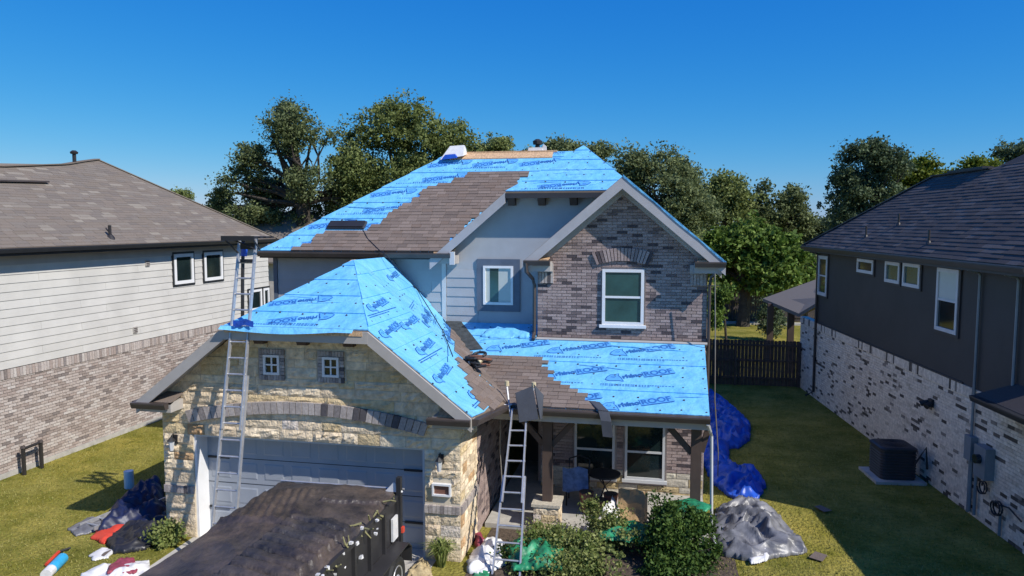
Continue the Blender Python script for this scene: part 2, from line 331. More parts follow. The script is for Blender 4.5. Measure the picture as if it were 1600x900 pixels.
def lay(P, F, outer, holes, parent, mat, courses, widths, joint=.012, d0=-.02, d1=.008, rough=0, fid='w', stagger=True, pick=None):
    """lay courses of rectangular pieces over a convex wall outline, leaving the holes free"""
    amin = min(p[0] for p in outer); amax = max(p[0] for p in outer); h = min(p[1] for p in outer); hmax = max(p[1] for p in outer); row = 0
    while h < hmax - .02:
        ch = courses(row, h); h1 = min(h + ch, hmax); cut = [(amin, amax)]
        for (a0, a1, b0, b1) in holes:
            ov = min(h1, b1) - max(h, b0)
            if ov > .35 * (h1 - h):
                nc = []
                for (x0, x1) in cut:
                    if a1 <= x0 or a0 >= x1: nc.append((x0, x1)); continue
                    if a0 > x0: nc.append((x0, a0))
                    if a1 < x1: nc.append((a1, x1))
                cut = nc
        for (x0, x1) in cut:
            a = x0; first = True
            while a < x1 - .01:
                w = widths(row)
                if first and stagger and row % 2: w *= .5
                first = False; e = min(a + w, x1)
                if x1 - e < .05: e = x1
                rect = [(a + joint / 2, h + joint / 2), (e - joint / 2, h + joint / 2), (e - joint / 2, h1 - joint / 2), (a + joint / 2, h1 - joint / 2)]
                a = e
                if rect[1][0] - rect[0][0] < .02: continue
                pl = clip_convex(rect, outer)
                if len(pl) < 3 or area(pl) < .0012: continue
                if pick: mat = pick(a, h)
                ca = sum(p[0] for p in pl) / len(pl); chh = sum(p[1] for p in pl) / len(pl); c = F.pt(ca, chh, 0)
                full = abs(area(pl) - area(rect)) < 1e-6
                if rough and full:
                    ww = rect[1][0] - rect[0][0]; hh = rect[2][1] - rect[1][1]; nx = max(3, min(7, int(ww / .09) + 2)); ny = 4
                    lv = []; sd = rnd.uniform(0, 99); pro = rnd.uniform(.2, 1) * rough
                    for j in range(ny + 1):
                        for i in range(nx + 1):
                            ed = i in (0, nx) or j in (0, ny)
                            z = d1 if ed else d1 + pro * (.45 + .9 * noise.noise(Vector((i * .9 + sd, j * 1.1, sd))))
                            jx = 0 if ed else rnd.uniform(-.2, .2) * ww / nx; jy = 0 if ed else rnd.uniform(-.2, .2) * hh / ny
                            lv.append(F.u * (-ww / 2 + ww * i / nx + jx) + F.v * (-hh / 2 + hh * j / ny + jy) + F.n * z)
                    fs = [(j * (nx + 1) + i, j * (nx + 1) + i + 1, (j + 1) * (nx + 1) + i + 1, (j + 1) * (nx + 1) + i) for j in range(ny) for i in range(nx)]
                    b = len(lv); lv += [F.u * x + F.v * y + F.n * d0 for x, y in ((-ww / 2, -hh / 2), (ww / 2, -hh / 2), (ww / 2, hh / 2), (-ww / 2, hh / 2))]
                    c0, c1, c2, c3 = 0, nx, (ny + 1) * (nx + 1) - 1, ny * (nx + 1)
                    bot = list(range(0, nx + 1)); top = [ny * (nx + 1) + i for i in range(nx + 1)]
                    lf = [j * (nx + 1) for j in range(ny + 1)]; rt = [j * (nx + 1) + nx for j in range(ny + 1)]
                    fs += [tuple([b + 1, b] + bot)[::1], tuple([b + 3, b + 2] + top[::-1]), tuple([b, b + 3] + lf[::-1]), tuple([b + 2, b + 1] + rt)]
                    P.add(lv, fs, c, parent, mat)
                else:
                    n = len(pl); pr = d1 + (rnd.uniform(-.3, .8) * rough if rough else 0); key = None
                    lv = [F.u * (p[0] - ca) + F.v * (p[1] - chh) + F.n * dd for dd in (d0, pr) for p in pl]
                    fs = [tuple(range(n - 1, -1, -1)), tuple(range(n, 2 * n))] + [(i, (i + 1) % n, n + (i + 1) % n, n + i) for i in range(n)]
                    if full and not rough: key = (fid, round(rect[1][0] - rect[0][0], 3), round(rect[2][1] - rect[1][1], 3))
                    P.add(lv, fs, c, parent, mat, key)
        h = h1; row += 1

class RoofPlane:
    """eave point P0, eave direction A, upslope direction B"""
    def __init__(s, P0, A, B):
        s.O = np.array(P0, float); s.A = np.array(A, float) / np.linalg.norm(A); s.B = np.array(B, float) / np.linalg.norm(B)
        s.N = np.cross(s.A, s.B)
        if s.N[2] < 0: s.N = -s.N
    def pt(s, a, b, n=0): return s.O + s.A * a + s.B * b + s.N * n
    def inv(s, P): q = np.array(P, float) - s.O; return (q @ s.A, q @ s.B)
    def px(s, x, y, n=0): return s.inv(hit(x, y, s.O + s.N * n, s.N))
def deck(plane, pts3, parent, name='roof_deck', mat=None, th=.10):
    mb = MB(); mb.prism([np.array(p) for p in pts3], (0, 0, -th)); return mb.build(name, mat or M['deck'], parent)
def shingles(P, pl, poly, parent, mat, expo=.145, widths=(.22, .3, .36, .26), clip=False, pid='r', thick=.014, base=.004, bmin=None, also=None):
    b = min(p[1] for p in poly) if bmin is None else bmin; bmax = max(p[1] for p in poly); a0 = min(p[0] for p in poly); a1 = max(p[0] for p in poly); row = 0
    while b < bmax:
        band = clip_half(clip_half(poly, 0, 1, b + expo), 0, -1, -b)
        if len(band) >= 3:
            lo = min(p[0] for p in band); hi = max(p[0] for p in band)
            if not clip: lo = a0 - .3
            a = lo - rnd.uniform(0, .2) if not clip else lo
            while a < hi:
                w = rnd.choice(widths); e = a + w
                if clip: e = min(e, hi)
                t = thick * rnd.choice((.7, 1, 1.25)); ok = True; aa, ee = a, e
                if clip:
                    def xr(bb):
                        xs = []
                        for i in range(len(poly)):
                            p, q = poly[i], poly[(i + 1) % len(poly)]
                            if (p[1] - bb) * (q[1] - bb) <= 0 and p[1] != q[1]: xs.append(p[0] + (q[0] - p[0]) * (bb - p[1]) / (q[1] - p[1]))
                        return (min(xs), max(xs)) if xs else (None, None)
                    l0, h0 = xr(min(max(b, min(p[1] for p in poly) + 1e-4), bmax - 1e-4)); l1, h1 = xr(min(b + expo, bmax - 1e-4))
                    if l0 is None or l1 is None: ok = False
                    else:
                        q = [(min(max(aa, l0), h0)), (min(max(ee, l0), h0)), (min(max(ee, l1), h1)), (min(max(aa, l1), h1))]
                        if q[1] - q[0] < .02 and q[2] - q[3] < .02: ok = False
                else:
                    ok = inside(poly, (a + e) / 2, b + expo / 2) and (also is None or inside(also, (a + e) / 2, b + expo / 2)); q = [aa, ee, ee, aa]
                if ok:
                    g = .004; bb1 = min(b + expo + .01, bmax) if clip else b + expo + .01
                    ca = (a + e) / 2; c = pl.pt(ca, b)
                    co = [(q[0] + g, b, base + t), (q[1] - g, b, base + t), (q[2] - g, bb1, base + .003), (q[3] + g, bb1, base + .003)]
                    lv = [pl.pt(x, y, z) - c for x, y, z in co] + [pl.pt(x, y, -.012) - c for x, y, z in co]
                    fs = [(0, 1, 2, 3), (7, 6, 5, 4), (0, 4, 5, 1), (1, 5, 6, 2), (2, 6, 7, 3), (3, 7, 4, 0)]
                    full = not clip or (abs(q[0] - q[3]) < 1e-6 and abs(q[1] - q[2]) < 1e-6 and bb1 == b + expo + .01)
                    P.add(lv, fs, c, parent, mat, (pid, round(q[1] - q[0], 3), round(t, 4)) if full else None)
                a = e
        b += expo; row += 1
# ================================================================== shared house parts
def ring(mb, F, a0, a1, h0, h1, w, d0, d1):
    mb.box(F, a0, a1, h0, h0 + w, d0, d1); mb.box(F, a0, a1, h1 - w, h1, d0, d1)
    mb.box(F, a0, a0 + w, h0 + w, h1 - w, d0, d1); mb.box(F, a1 - w, a1, h0 + w, h1 - w, d0, d1)
def window(F, a0, a1, h0, h1, root, fm, gm, trim=None, tw=.09, sash=True, blind=None, fw=.05, muntin=False, sill=False, base=0.0):
    mb = MB(); ring(mb, F, a0, a1, h0, h1, fw, base - .02, base + .05); w = mb.build('window', fm, root)
    hm = (h0 + h1) / 2
    def pane(b0, b1, m, d):
        MB().box(F, a0 + fw, a1 - fw, b0, b1, base - .015, base + d).build('pane', m, w)
    if sash:
        pane(h0 + fw, hm - .02, gm, .012); pane(hm + .02, h1 - fw, blind or gm, .022)
        MB().box(F, a0 + fw, a1 - fw, hm - .025, hm + .025, base - .01, base + .04).build('sash_bar', fm, w)
    else: pane(h0 + fw, h1 - fw, gm, .012)
    if muntin:
        am = (a0 + a1) / 2
        MB().box(F, am - .014, am + .014, h0 + fw, h1 - fw, base, base + .032).build('muntin', fm, w)
        MB().box(F, a0 + fw, am - .014, hm - .014, hm + .014, base, base + .032).build('muntin', fm, w)
        MB().box(F, am + .014, a1 - fw, hm - .014, hm + .014, base, base + .032).build('muntin', fm, w)
    if trim:
        mb = MB(); ring(mb, F, a0 - tw, a1 + tw, h0 - tw, h1 + tw, tw, base - .02, base + .03); mb.build('window_trim', trim, w)
    if sill: MB().box(F, a0 - .06, a1 + .06, h0 - .07, h0, base - .02, base + .08).build('sill', fm, w)
    return w
def gutter(root, p, q, out, mat, name='gutter'):
    """box gutter from p to q hanging on the eave, out = outward unit vector"""
    p = np.array(p, float); q = np.array(q, float); o = np.array(out, float); z = V(0, 0, 1)
    prof = [(0, .0), (.13, .0), (.13, -.03), (.10, -.12), (0, -.12)]
    mb = MB(); mb.prism([p + o * x + z * y for x, y in prof], q - p); return mb.build(name, mat, root)
def slab(root, name, mat, pts, th, kind=None):
    mb = MB(); mb.prism([np.array(p, float) for p in pts], (0, 0, -th)); return mb.build(name, mat, root, kind=kind)

# ================================================================== the house being re-roofed
H = thing('brick_house', 'two storey brick and limestone house with bright blue underlayment half covering its roof', 'house', (-4.5, 17, 0))
PB = Pieces(H, 'brick', 'brickwork'); PS = Pieces(H, 'stone', 'stonework'); PH = Pieces(H, 'shingle', 'shingle_courses')
YG, YW, YB, YP = 13.03, 18.05, 17.4, 17.15
XL, XR, XC = -9.9, -3.62, -6.7
# ---- garage front wall
GF = Frame((0, YG, 0), (1, 0, 0), (0, -1, 0))
gout = [(XL, 0), (XR, 0), (XR, 2.85), (-5.3, 4.3), (-8.1, 4.3), (XL, 2.98)]
DOOR = (-9.22, -4.32, 0, 2.2)
mb = MB()
mb.prism([GF.pt(*p, .0) for p in [(XL, 0), (DOOR[0], 0), (DOOR[0], 2.2), (DOOR[1], 2.2), (DOOR[1], 0), (XR, 0), (XR, 2.85), (-5.3, 4.3), (-8.1, 4.3), (XL, 2.98)]], (0, .38, 0))
gw = mb.build('garage_wall', M['mortar'], H)
def arch_z(x): t = (x + 6.76) / 2.5; return 2.42 + .30 * (1 - t * t)
lay(PS, GF, gout, [(DOOR[0], DOOR[1], -1, 2.2), (-7.71, -7.11, 3.35, 3.98), (-6.47, -5.87, 3.35, 3.98), (-10, DOOR[0], .93, 1.09), (DOOR[1], -3, .93, 1.09), (-4.16, -3.79, 1.28, 1.52)], gw, M['stone'],
    lambda r, h: rnd.choice((.16, .19, .22, .26)), lambda r: rnd.uniform(.3, .95), joint=.010, d0=-.03, d1=.010, rough=.065, fid='g')
# soldier arch over the door and belts on the piers
n = 38; xs = [-9.24 + 4.94 * i / n for i in range(n + 1)]
for i in range(n):
    a, b = xs[i] + .006, xs[i + 1] - .006
    q = [(a, arch_z(a)), (b, arch_z(b)), (b + (b + 6.76) * .035, arch_z(b) + .235), (a + (a + 6.76) * .035, arch_z(a) + .235)]
    c = GF.pt((a + b) / 2, arch_z((a + b) / 2)); pr = .085 + rnd.uniform(-.004, .006)
    lv = [GF.pt(x, z, d) - c for d in (-.01, pr) for x, z in q]
    PB.add(lv, BOXF, c, gw, M['soldier'])
for x0, x1 in ((XL, DOOR[0]), (DOOR[1], XR)):
    k = int((x1 - x0) / .075); w = (x1 - x0) / k
    for i in range(k): 
        c = GF.pt(x0 + w * (i + .5), 1.01); lv = [GF.pt(x0 + w * (i + .5) + sx * (w / 2 - .004), 1.01 + sz * .075, d) - c for d in (-.01, .05) for sx, sz in ((-1, -1), (1, -1), (1, 1), (-1, 1))]
        PB.add(lv, BOXF, c, gw, M['soldier'], ('gb', round(w, 3)))
# garage side walls
GS = Frame((XR, YG, 0), (0, 1, 0), (1, 0, 0))
mb = MB(); mb.box(GS, .36, 4.57, 0, 2.9, -.3, .0); gs = mb.build('side_wall', M['mortar'], H)
lay(PS, GS, [(-.0, 0), (1.25, 0), (1.25, 2.8), (0, 2.8)], [(-1, 2, .93, 1.09)], gs, M['stone'], lambda r, h: rnd.choice((.14, .17, .2, .24)), lambda r: rnd.uniform(.25, .7), joint=.014, d0=-.03, d1=.012, rough=.04, fid='gs')
for i in range(16):
    c = GS.pt(.039 + .078 * i, 1.01); lv = [GS.pt(.039 + .078 * i + sx * .035, 1.01 + sz * .075, d) - c for d in (-.01, .045) for sx, sz in ((-1, -1), (1, -1), (1, 1), (-1, 1))]
    PB.add(lv, BOXF, c, gs, M['soldier'], ('gsb',))
lay(PB, GS, [(1.25, 0), (4.5, 0), (4.5, 2.85), (1.25, 2.85)], [], gs, M['brick'], lambda r, h: .086, lambda r: .26, joint=.012, d0=-.02, d1=.008, fid='gsk')
slab(H, 'side_wall', M['lmortar'], [(XL, YG + .36, 2.95), (XL + .3, YG + .36, 2.95), (XL + .3, YW, 2.95), (XL, YW, 2.95)], 2.95)
# corner stones return at the left pier
# ---- garage door, jambs
MB().box(GF, DOOR[0], DOOR[0] + .05, 0, 2.2, -.40, -.03).build('door_jamb', M['white'], H)
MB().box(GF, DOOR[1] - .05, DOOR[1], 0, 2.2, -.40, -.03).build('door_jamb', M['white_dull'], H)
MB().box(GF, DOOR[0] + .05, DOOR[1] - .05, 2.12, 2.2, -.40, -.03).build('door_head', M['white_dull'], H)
gd = MB().box(GF, DOOR[0] + .05, DOOR[1] - .05, 0, 2.12, -.44, -.40).build('garage_door', M['door_grey'], H)
cw = (DOOR[1] - DOOR[0] - .1) / 8
for r in range(4):
    for c in range(8):
        a0 = DOOR[0] + .05 + cw * c + .07; b0 = .53 * r + .09; mb = MB()
        P4 = [(a0, b0), (a0 + cw - .14, b0), (a0 + cw - .14, b0 + .36), (a0, b0 + .36)]
        Q4 = [(x + (.035 if x == a0 else -.035), z + (.035 if z == b0 else -.035)) for x, z in P4]
        vs = [GF.pt(x, z, -.402) for x, z in P4] + [GF.pt(x, z, -.390) for x, z in Q4]
        mb.raw(vs, BOXF); mb.build('door_panel', M['door_grey'], gd)
for r in (1, 2, 3): MB().box(GF, DOOR[0] + .05, DOOR[1] - .05, .53 * r - .006, .53 * r + .006, -.401, -.396).build('door_seam', M['black_trim'], gd)
for x in (DOOR[0] + .07, DOOR[1] - .55):
    for z in (.53, 1.59): MB().box(GF, x, x + .48, z - .02, z + .02, -.4, -.37).build('strap_hinge', M['black'], gd)
# ---- small square windows with brick surrounds
for (a, b) in ((-7.68, -7.14), (-6.44, -5.90)):
    w = window(GF, a + .10, b - .10, 3.47, 3.86, H, M['white'], M['glass'], sash=False, muntin=True, fw=.045, base=.02)
    k = 9
    for i in range(k):
        for (q0, q1, z0, z1) in (((a + (b - a) * i / k + .004), (a + (b - a) * (i + 1) / k - .004), 3.87, 3.97), ((a + (b - a) * i / k + .004), (a + (b - a) * (i + 1) / k - .004), 3.36, 3.46)):
            MBb = [GF.pt(x, z, d) - GF.pt((q0 + q1) / 2, z0) for d in (-.01, .05) for x, z in ((q0, z0), (q1, z0), (q1, z1), (q0, z1))]
            PB.add(MBb, BOXF, GF.pt((q0 + q1) / 2, z0), w, M['soldier'], ('sw', round(q1 - q0, 3)))
    for i in range(6):
        for q0, q1 in ((a + .004, a + .095), (b - .095, b - .004)):
            z0, z1 = 3.47 + i * .066 + .004, 3.47 + (i + 1) * .066 - .004
            PB.add([GF.pt(x, z, d) - GF.pt(q0, z0) for d in (-.01, .05) for x, z in ((q0, z0), (q1, z0), (q1, z1), (q0, z1))], BOXF, GF.pt(q0, z0), w, M['soldier'], ('sv',))
# number plate niche, lanterns
mb = MB(); ring(mb, GF, -4.16, -3.79, 1.28, 1.52, .035, -.02, .07); npf = mb.build('plaque', M['white'], H)
MB().box(GF, -4.125, -3.825, 1.315, 1.485, -.01, .03).build('plaque_face', M['clay'], npf)
def lantern(x, z):
    f = MB().box(GF, x - .05, x + .05, z - .02, z + .16, .02, .05).build('lantern', M['black'], H)
    mb = MB(); mb.tube([GF.pt(x, z + .12, .05), GF.pt(x, z + .2, .1), GF.pt(x, z + .16, .16)], .012); mb.build('lantern_arm', M['black'], f)
    MB().tube([GF.pt(x, z - .13, .16), GF.pt(x, z + .07, .16)], [.035, .06], 6).build('lantern_glass', M['white_dull'], f)
    MB().tube([GF.pt(x, z + .07, .16), GF.pt(x, z + .15, .16)], [.085, .02], 6).build('lantern_cap', M['black'], f)
lantern(-9.6, 1.98); lantern(-3.98, 1.93)
# ---- porch walls and front wall
PF = Frame((0, YP, 0), (1, 0, 0), (0, -1, 0))
pw = MB().box(PF, -2.75, 1.05, 0, 2.9, -.25, -.02).build('porch_wall', M['brick_mortar'], H)
W1 = (-1.93, -.98, .42, 1.75); W2 = (-.74, .18, .42, 1.75)
lay(PB, PF, [(-2.75, .62), (1.05, .62), (1.05, 2.6), (-2.75, 2.6)], [(W1[0] - .04, W1[1] + .04, .35, 1.8), (W2[0] - .04, W2[1] + .04, .35, 1.8)], pw, M['brick'], lambda r, h: .074, lambda r: .235, fid='pf')
lay(PS, PF, [(-2.75, 0), (1.05, 0), (1.05, .61), (-2.75, .61)], [(W1[0] - .04, W1[1] + .04, .35, 1.8), (W2[0] - .04, W2[1] + .04, .35, 1.8)], pw, M['stone_flat'], lambda r, h: rnd.choice((.14, .2)), lambda r: rnd.uniform(.3, .6), rough=.03, fid='pfs')
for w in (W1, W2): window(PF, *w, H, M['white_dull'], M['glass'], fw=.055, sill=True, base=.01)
# recessed entry
MB().box(WORLD, -3.6, -2.75, 0, 2.9, 19.0, 19.2).build('entry_wall', M['dark_wall'], H)
MB().box(WORLD, -2.85, -2.75, 0, 2.9, YP + .25, 19.0).build('entry_wall', M['brick_mortar'], H)
dr = MB().box(WORLD, -3.5, -2.95, .1, 2.2, 18.93, 18.99).build('front_door', M['brown_wood'], H)
MB().tube([(-3.05, 18.9, 1.1), (-3.05, 18.9, 1.3)], .015).build('handle', M['alu'], dr)
slab(H, 'porch_slab', M['concrete'], [(-3.55, 14.700, .1), (1.05, 14.700, .1), (1.05, 19, .1), (-3.55, 19, .1)], .12)
# porch beam, posts, braces, gutter
ZB = 2.34
bm_ = MB().wbox(-3.45, 1.02, 14.820, 14.980, ZB, ZB + .26).build('porch_beam', M['fascia'], H)
MB().wbox(.86, 1.02, 14.985, 17.1, ZB, ZB + .24).build('porch_beam', M['fascia'], H)
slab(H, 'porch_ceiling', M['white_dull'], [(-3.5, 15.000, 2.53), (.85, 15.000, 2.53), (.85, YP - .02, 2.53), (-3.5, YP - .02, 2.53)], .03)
for x in (-2.24, .77):
    p = MB().wbox(x - .1, x + .1, 14.800, 15.000, .1 if x > 0 else .62, ZB - .003).build('porch_post', M['brown_wood'], H)
    for s in (-1, 1):
        if x > 0 and s > 0: 
            MB().beam((x + .1, 14.900, 1.86), (x + .22, 14.900, 2.31), .11, .11, (0, 1, 0)).build('brace', M['brown_wood'], p); continue
        MB().beam((x + s * .09, 14.900, 1.82), (x + s * .52, 14.900, 2.30), .11, .11, (0, 1, 0)).build('brace', M['brown_wood'], p)
mb = MB().wbox(-2.50, -1.98, 14.640, 15.160, .1, .56); pr = mb.build('stone_pier', M['mortar'], H)
for fr, w_ in ((Frame((-2.50, 14.640, .1), (1, 0, 0), (0, -1, 0)), .52), (Frame((-1.98, 14.640, .1), (0, 1, 0), (1, 0, 0)), .52)):
    lay(PS, fr, [(0, 0), (w_, 0), (w_, .46), (0, .46)], [], pr, M['stone'], lambda r, h: .15, lambda r: rnd.uniform(.2, .35), rough=.03, d0=0, d1=.012)
MB().wbox(-2.54, -1.94, 14.600, 15.200, .56, .62).build('pier_cap', M['stone_flat'], pr)
gutter(H, (-3.34, 14.500, 2.67), (1.0, 14.500, 2.67), (0, -1, 0), M['gutter'])
MB().wbox(-3.34, .99, 14.520, 14.560, 2.40, 2.57).build('fascia', M['fascia'], H)
slab(H, 'soffit', M['fascia'], [(-3.44, 14.560, 2.42), (1.03, 14.560, 2.42), (1.03, 14.820, 2.42), (-3.44, 14.820, 2.42)], .02)
MB().tube([(.95, 14.420, 2.55), (1.02, 14.650, 2.35), (1.06, 14.850, 2.2), (1.1, 14.850, .35), (1.12, 14.700, .22), (1.16, 14.35, .15)], .035, 6).build('downspout', M['white_dull'], H)
# ---- upper brick gable
BF = Frame((0, YB, 0), (1, 0, 0), (0, -1, 0)); bx0, bx1 = -2.88, 1.07; bc = -.87
bout = [(bx0, 3.62), (bx1, 3.62), (bx1, 5.42), (bc, 7.2), (bx0, 5.42)]
mb = MB(); mb.prism([BF.pt(*p, -.02) for p in bout], (0, .2, 0)); bw = mb.build('gable_wall', M['brick_mortar'], H)
GW = (-1.33, -.36, 4.04, 5.35)
lay(PB, BF, bout, [(GW[0] - .03, GW[1] + .03, GW[2] - .03, GW[3] + .03)], bw, M['brick'], lambda r, h: .071, lambda r: .235, joint=.012, fid='bf')
mb = MB(); mb.box(Frame((bx0, YB, 0), (0, 1, 0), (-1, 0, 0)), 0, .65, 3.6, 5.5, -.2, -.02); mb.build('gable_cheek', M['brick_mortar'], H)
window(BF, *GW, H, M['white'], M['glass_teal'], fw=.07, sill=True, base=.015)
# fanned jack arch above
k = 17
for i in range(k):
    t = (i + .5) / k * 2 - 1; a = bc + t * .60; ang = t * .42; z0 = 5.45 + .10 * (1 - t * t); hgt = .30
    d = V(math.sin(ang), 0, math.cos(ang)); s = V(math.cos(ang), 0, -math.sin(ang)); c = BF.pt(a, z0); 
    lv = [(d * y + s * x) + BF.n * dd for dd in (-.01, .05 + rnd.uniform(0, .012)) for x, y in ((-.028, 0), (.028, 0), (.034, hgt), (-.034, hgt))]
    PB.add(lv, BOXF, c, bw, M['brick'])
for a0 in (bx0 + .03, bx1 - .39):          # little soldier blocks under the eave returns
    for i in range(5):
        c = BF.pt(a0 + .036 + .072 * i, 5.0)
        lv = [BF.pt(a0 + .036 + .072 * i + sx * .031, 5.0 + z, d) - c for d in (-.01, .06) for sx, z in ((-1, 0), (1, 0), (1, .26), (-1, .26))]
        PB.add(lv, BOXF, c, bw, M['soldier'], ('es',))
for x0, x1 in ((-3.14, -2.52), (.76, 1.43)):
    MB().wbox(x0, x1, 17.02, YB - .08 + .05, 5.30, 5.52).build('eave_return', M['fascia'], H)
    gutter(H, (x0, 17.02, 5.56), (x1, 17.02, 5.56), (0, -1, 0), M['gutter'])
    slab(H, 'return_cap', M['osb'], [(x0 + .06, 17.02, 5.585), (x1 - .06, 17.02, 5.585), (x1 - .06, 17.36, 5.62), (x0 + .06, 17.36, 5.62)], .03)
MB().box(BF, bx0 + .0, bx0 + .38, 5.27, 5.47, -.01, .10).build('corner_block', M['fascia'], H)
MB().box(BF, bx1 - .40, bx1, 5.27, 5.47, -.01, .10).build('corner_block', M['fascia'], H)
# base flashing
MB().wbox(bx0 - .03, bx1 + .02, YB - .06, YB + .02, 3.56, 3.70).build('base_flashing', M['gutter'], H)
MB().tube([(bx0 - .0, YB - .12, 3.66), (bx1 + .02, YB - .12, 3.655)], .045, 6).build('base_pipe', M['fascia'], H)
# ---- upper left wall (lap siding), one clean storey over the garage
SF = Frame((0, YW, 0), (1, 0, 0), (0, -1, 0))
UL = [(-10.15, 2.6), (-5.44, 2.6), (-5.44, 5.62), (-10.15, 5.62)]
mb = MB(); mb.box(SF, -10.15, -5.46, 2.6, 5.58, -.15, 0); ul = mb.build('upper_wall', M['gsiding'], H)
blk = [(-5.46, 3.5), (-2.6, 3.5), (-.6, 3.5), (-.6, 7.13), (-3.73, 7.13), (-5.46, 5.68)]
mb = MB(); mb.prism([SF.pt(*p, -.15) for p in blk], (0, -.15, 0)); bl = mb.build('upper_wall', M['gsiding'], H)
PP = Pieces(H, 'siding_board', 'siding')
def laps(P, F, outer, par, mat, ex, L, fid, zlo, z1, x0, x1):
    h = zlo; r = 0
    while h < z1:
        a = x0 - (L * .37 * (r % 3)) 
        while a < x1:
            rect = [(max(a, x0) + .003, h), (min(a + L, x1) - .003, h), (min(a + L, x1) - .003, h + ex), (max(a, x0) + .003, h + ex)]
            if rect[1][0] - rect[0][0] > .05:
                pl = clip_convex(rect, outer)
                if len(pl) >= 3 and area(pl) > .005:
                    ca = sum(p[0] for p in pl) / len(pl); c = F.pt(ca, h)
                    lv = [F.pt(p[0], p[1], d) - c for d in (0, 1) for p in pl]; k = len(pl)
                    for i, p in enumerate(pl): lv[k + i] = F.pt(p[0], p[1], .024 - .018 * (p[1] - h) / ex) - c
                    fs = [tuple(range(k - 1, -1, -1)), tuple(range(k, 2 * k))] + [(i, (i + 1) % k, k + (i + 1) % k, k + i) for i in range(k)]
                    P.add(lv, fs, c, par, mat)
            a += L
        h += ex; r += 1
laps(PP, SF, [(-5.34, 3.9), (-4.52, 3.9), (-4.52, 5.25), (-5.34, 5.25)], bl, M['gsiding'], .24, 3.4, 'b', 3.85, 5.2, -5.34, -4.52)
laps(PP, SF, UL, ul, M['gsiding'], .26, 3.4, 'u', 2.6, 5.6, -10.03, -5.44)
MB().box(SF, -5.46, -5.35, 3.5, 5.70, 0, .035).build('corner_trim', M['white_dull'], H)
MB().box(SF, -10.15, -10.04, 2.6, 5.58, 0, .035).build('corner_trim', M['navy_trim'], H)
window(SF, -4.37, -3.60, 4.38, 5.36, H, M['white'], M['blind'], trim=M['navy_trim'], tw=.17, sash=False, fw=.06, base=.02)
wn_ = MB().box(SF, -4.2, -3.98, 4.45, 5.3, .03, .036).build('curtain', M['glass_teal'], H)
for x in (-3.62, -2.87, -2.09):
    MB().raw([SF.pt(a, h, d) for a, h, d in ((x - .09, 6.86, 0), (x + .09, 6.86, 0), (x + .09, 6.86, .12), (x - .09, 6.86, .12), (x - .09, 7.06, 0), (x + .09, 7.06, 0), (x + .09, 7.06, .3), (x - .09, 7.06, .3))], BOXF).build('bracket', M['brown_wood'], H)
# right and back walls
MB().wbox(.95, 1.07, YB + .2, 26.5, 0, 5.55).build('end_wall', M['gsiding'], H)
MB().wbox(1.0, 1.06, YP, YB + .2, 0, 3.5).build('end_wall', M['brick_mortar'], H)
MB().wbox(-10.15, .95, 26.3, 26.5, 0, 5.55).build('back_wall', M['gsiding'], H)
MB().wbox(-10.15, -10.0, YW + .15, 26.3, 0, 5.55).build('end_wall', M['gsiding'], H)

# ================================================================== its roofs
SG = .78; ZG = 2.93; XE = -3.28; XW = -10.12; XA = XC - 1.47; XB = XC + 1.47; ZJ = ZG + SG * (XA - XW)
apex = (XC, 15.35, ZG + SG * 3.42)
P1 = RoofPlane((0, 14.5, 2.68), (1, 0, 0), (0, 1, .345))
P2 = RoofPlane((XC, 12.600, ZJ), (1, 0, 0), (0, apex[1] - 12.6, apex[2] - ZJ))
P3 = RoofPlane((XE, 12.600, ZG), (0, 1, 0), (-1, 0, SG))
P4 = RoofPlane((0, 17.65, 5.70), (1, 0, 0), (0, 1, .70))
XJ = -2.12; ZA = 7.19 + .85 * 1.6
P5 = RoofPlane((XJ, 17.65, 7.19), (1, 0, 0), (0, 2.85, ZA - 7.19))
PR = RoofPlane((1.41, 17, 5.55), (0, 1, 0), (-1, 0, .85))
z1 = lambda y: 2.68 + .345 * (y - 14.5)
xv = lambda z: XE - (z - ZG) / SG
V0 = (-3.04, 14.62, 2.74); V1 = (-5.38, YW - .03, z1(YW - .03) + .01); VR = (-6.88, YW - .03, 5.55); yv = 14.62
p1 = [(-3.34, 14.5, 2.68), (.99, 14.5, 2.68), (1.03, YB - .03, z1(YB - .03)), (-2.9, YB - .03, z1(YB - .03)), (-2.9, YW - .03, z1(YW - .03)), (V1[0] - .1, YW - .03, z1(YW - .03)), (-3.30, 14.72, z1(14.72))]
p2 = [(XA, 12.600, ZJ), (XB, 12.600, ZJ), apex]
def plane3(p, q, r):
    p, q, r = (np.array(v, float) for v in (p, q, r)); n = np.cross(q - p, r - p); n = n if n[2] > 0 else -n; n /= np.linalg.norm(n)
    a = np.cross(V(0, 0, 1), n); a /= np.linalg.norm(a); b = np.cross(n, a)
    return RoofPlane(min((p, q, r), key=lambda v: v[2]), a, b)
p3 = [(XE, 12.600, ZG), V0, apex, (XB, 12.600, ZJ)]
P3B = plane3(V0, V1, apex); p3b = [V0, V1, apex]
P3C = plane3(V1, VR, apex); p3c = [V1, VR, apex]
p3l = [(XW, 12.600, ZG), (XA, 12.600, ZJ), apex, VR, (XW, YW - .03, ZG)]
p4 = [(-10.35, 17.65, 5.70), (-5.47, 17.65, 5.70), (-2.17, 21.66, 8.507), (-6.34, 21.66, 8.507)]
p5 = [(-3.72, 17.65, 7.19), (-.52, 17.65, 7.19), (XJ, 20.5, ZA)]
D1 = deck(P1, p1, H); D2 = deck(P2, p2, H); D3 = deck(P3, p3, H); D3B = deck(P3B, p3b, H); deck(P3C, p3c, H); deck(None, p3l, H)
D4 = deck(P4, p4, H); D5 = deck(P5, p5, H)
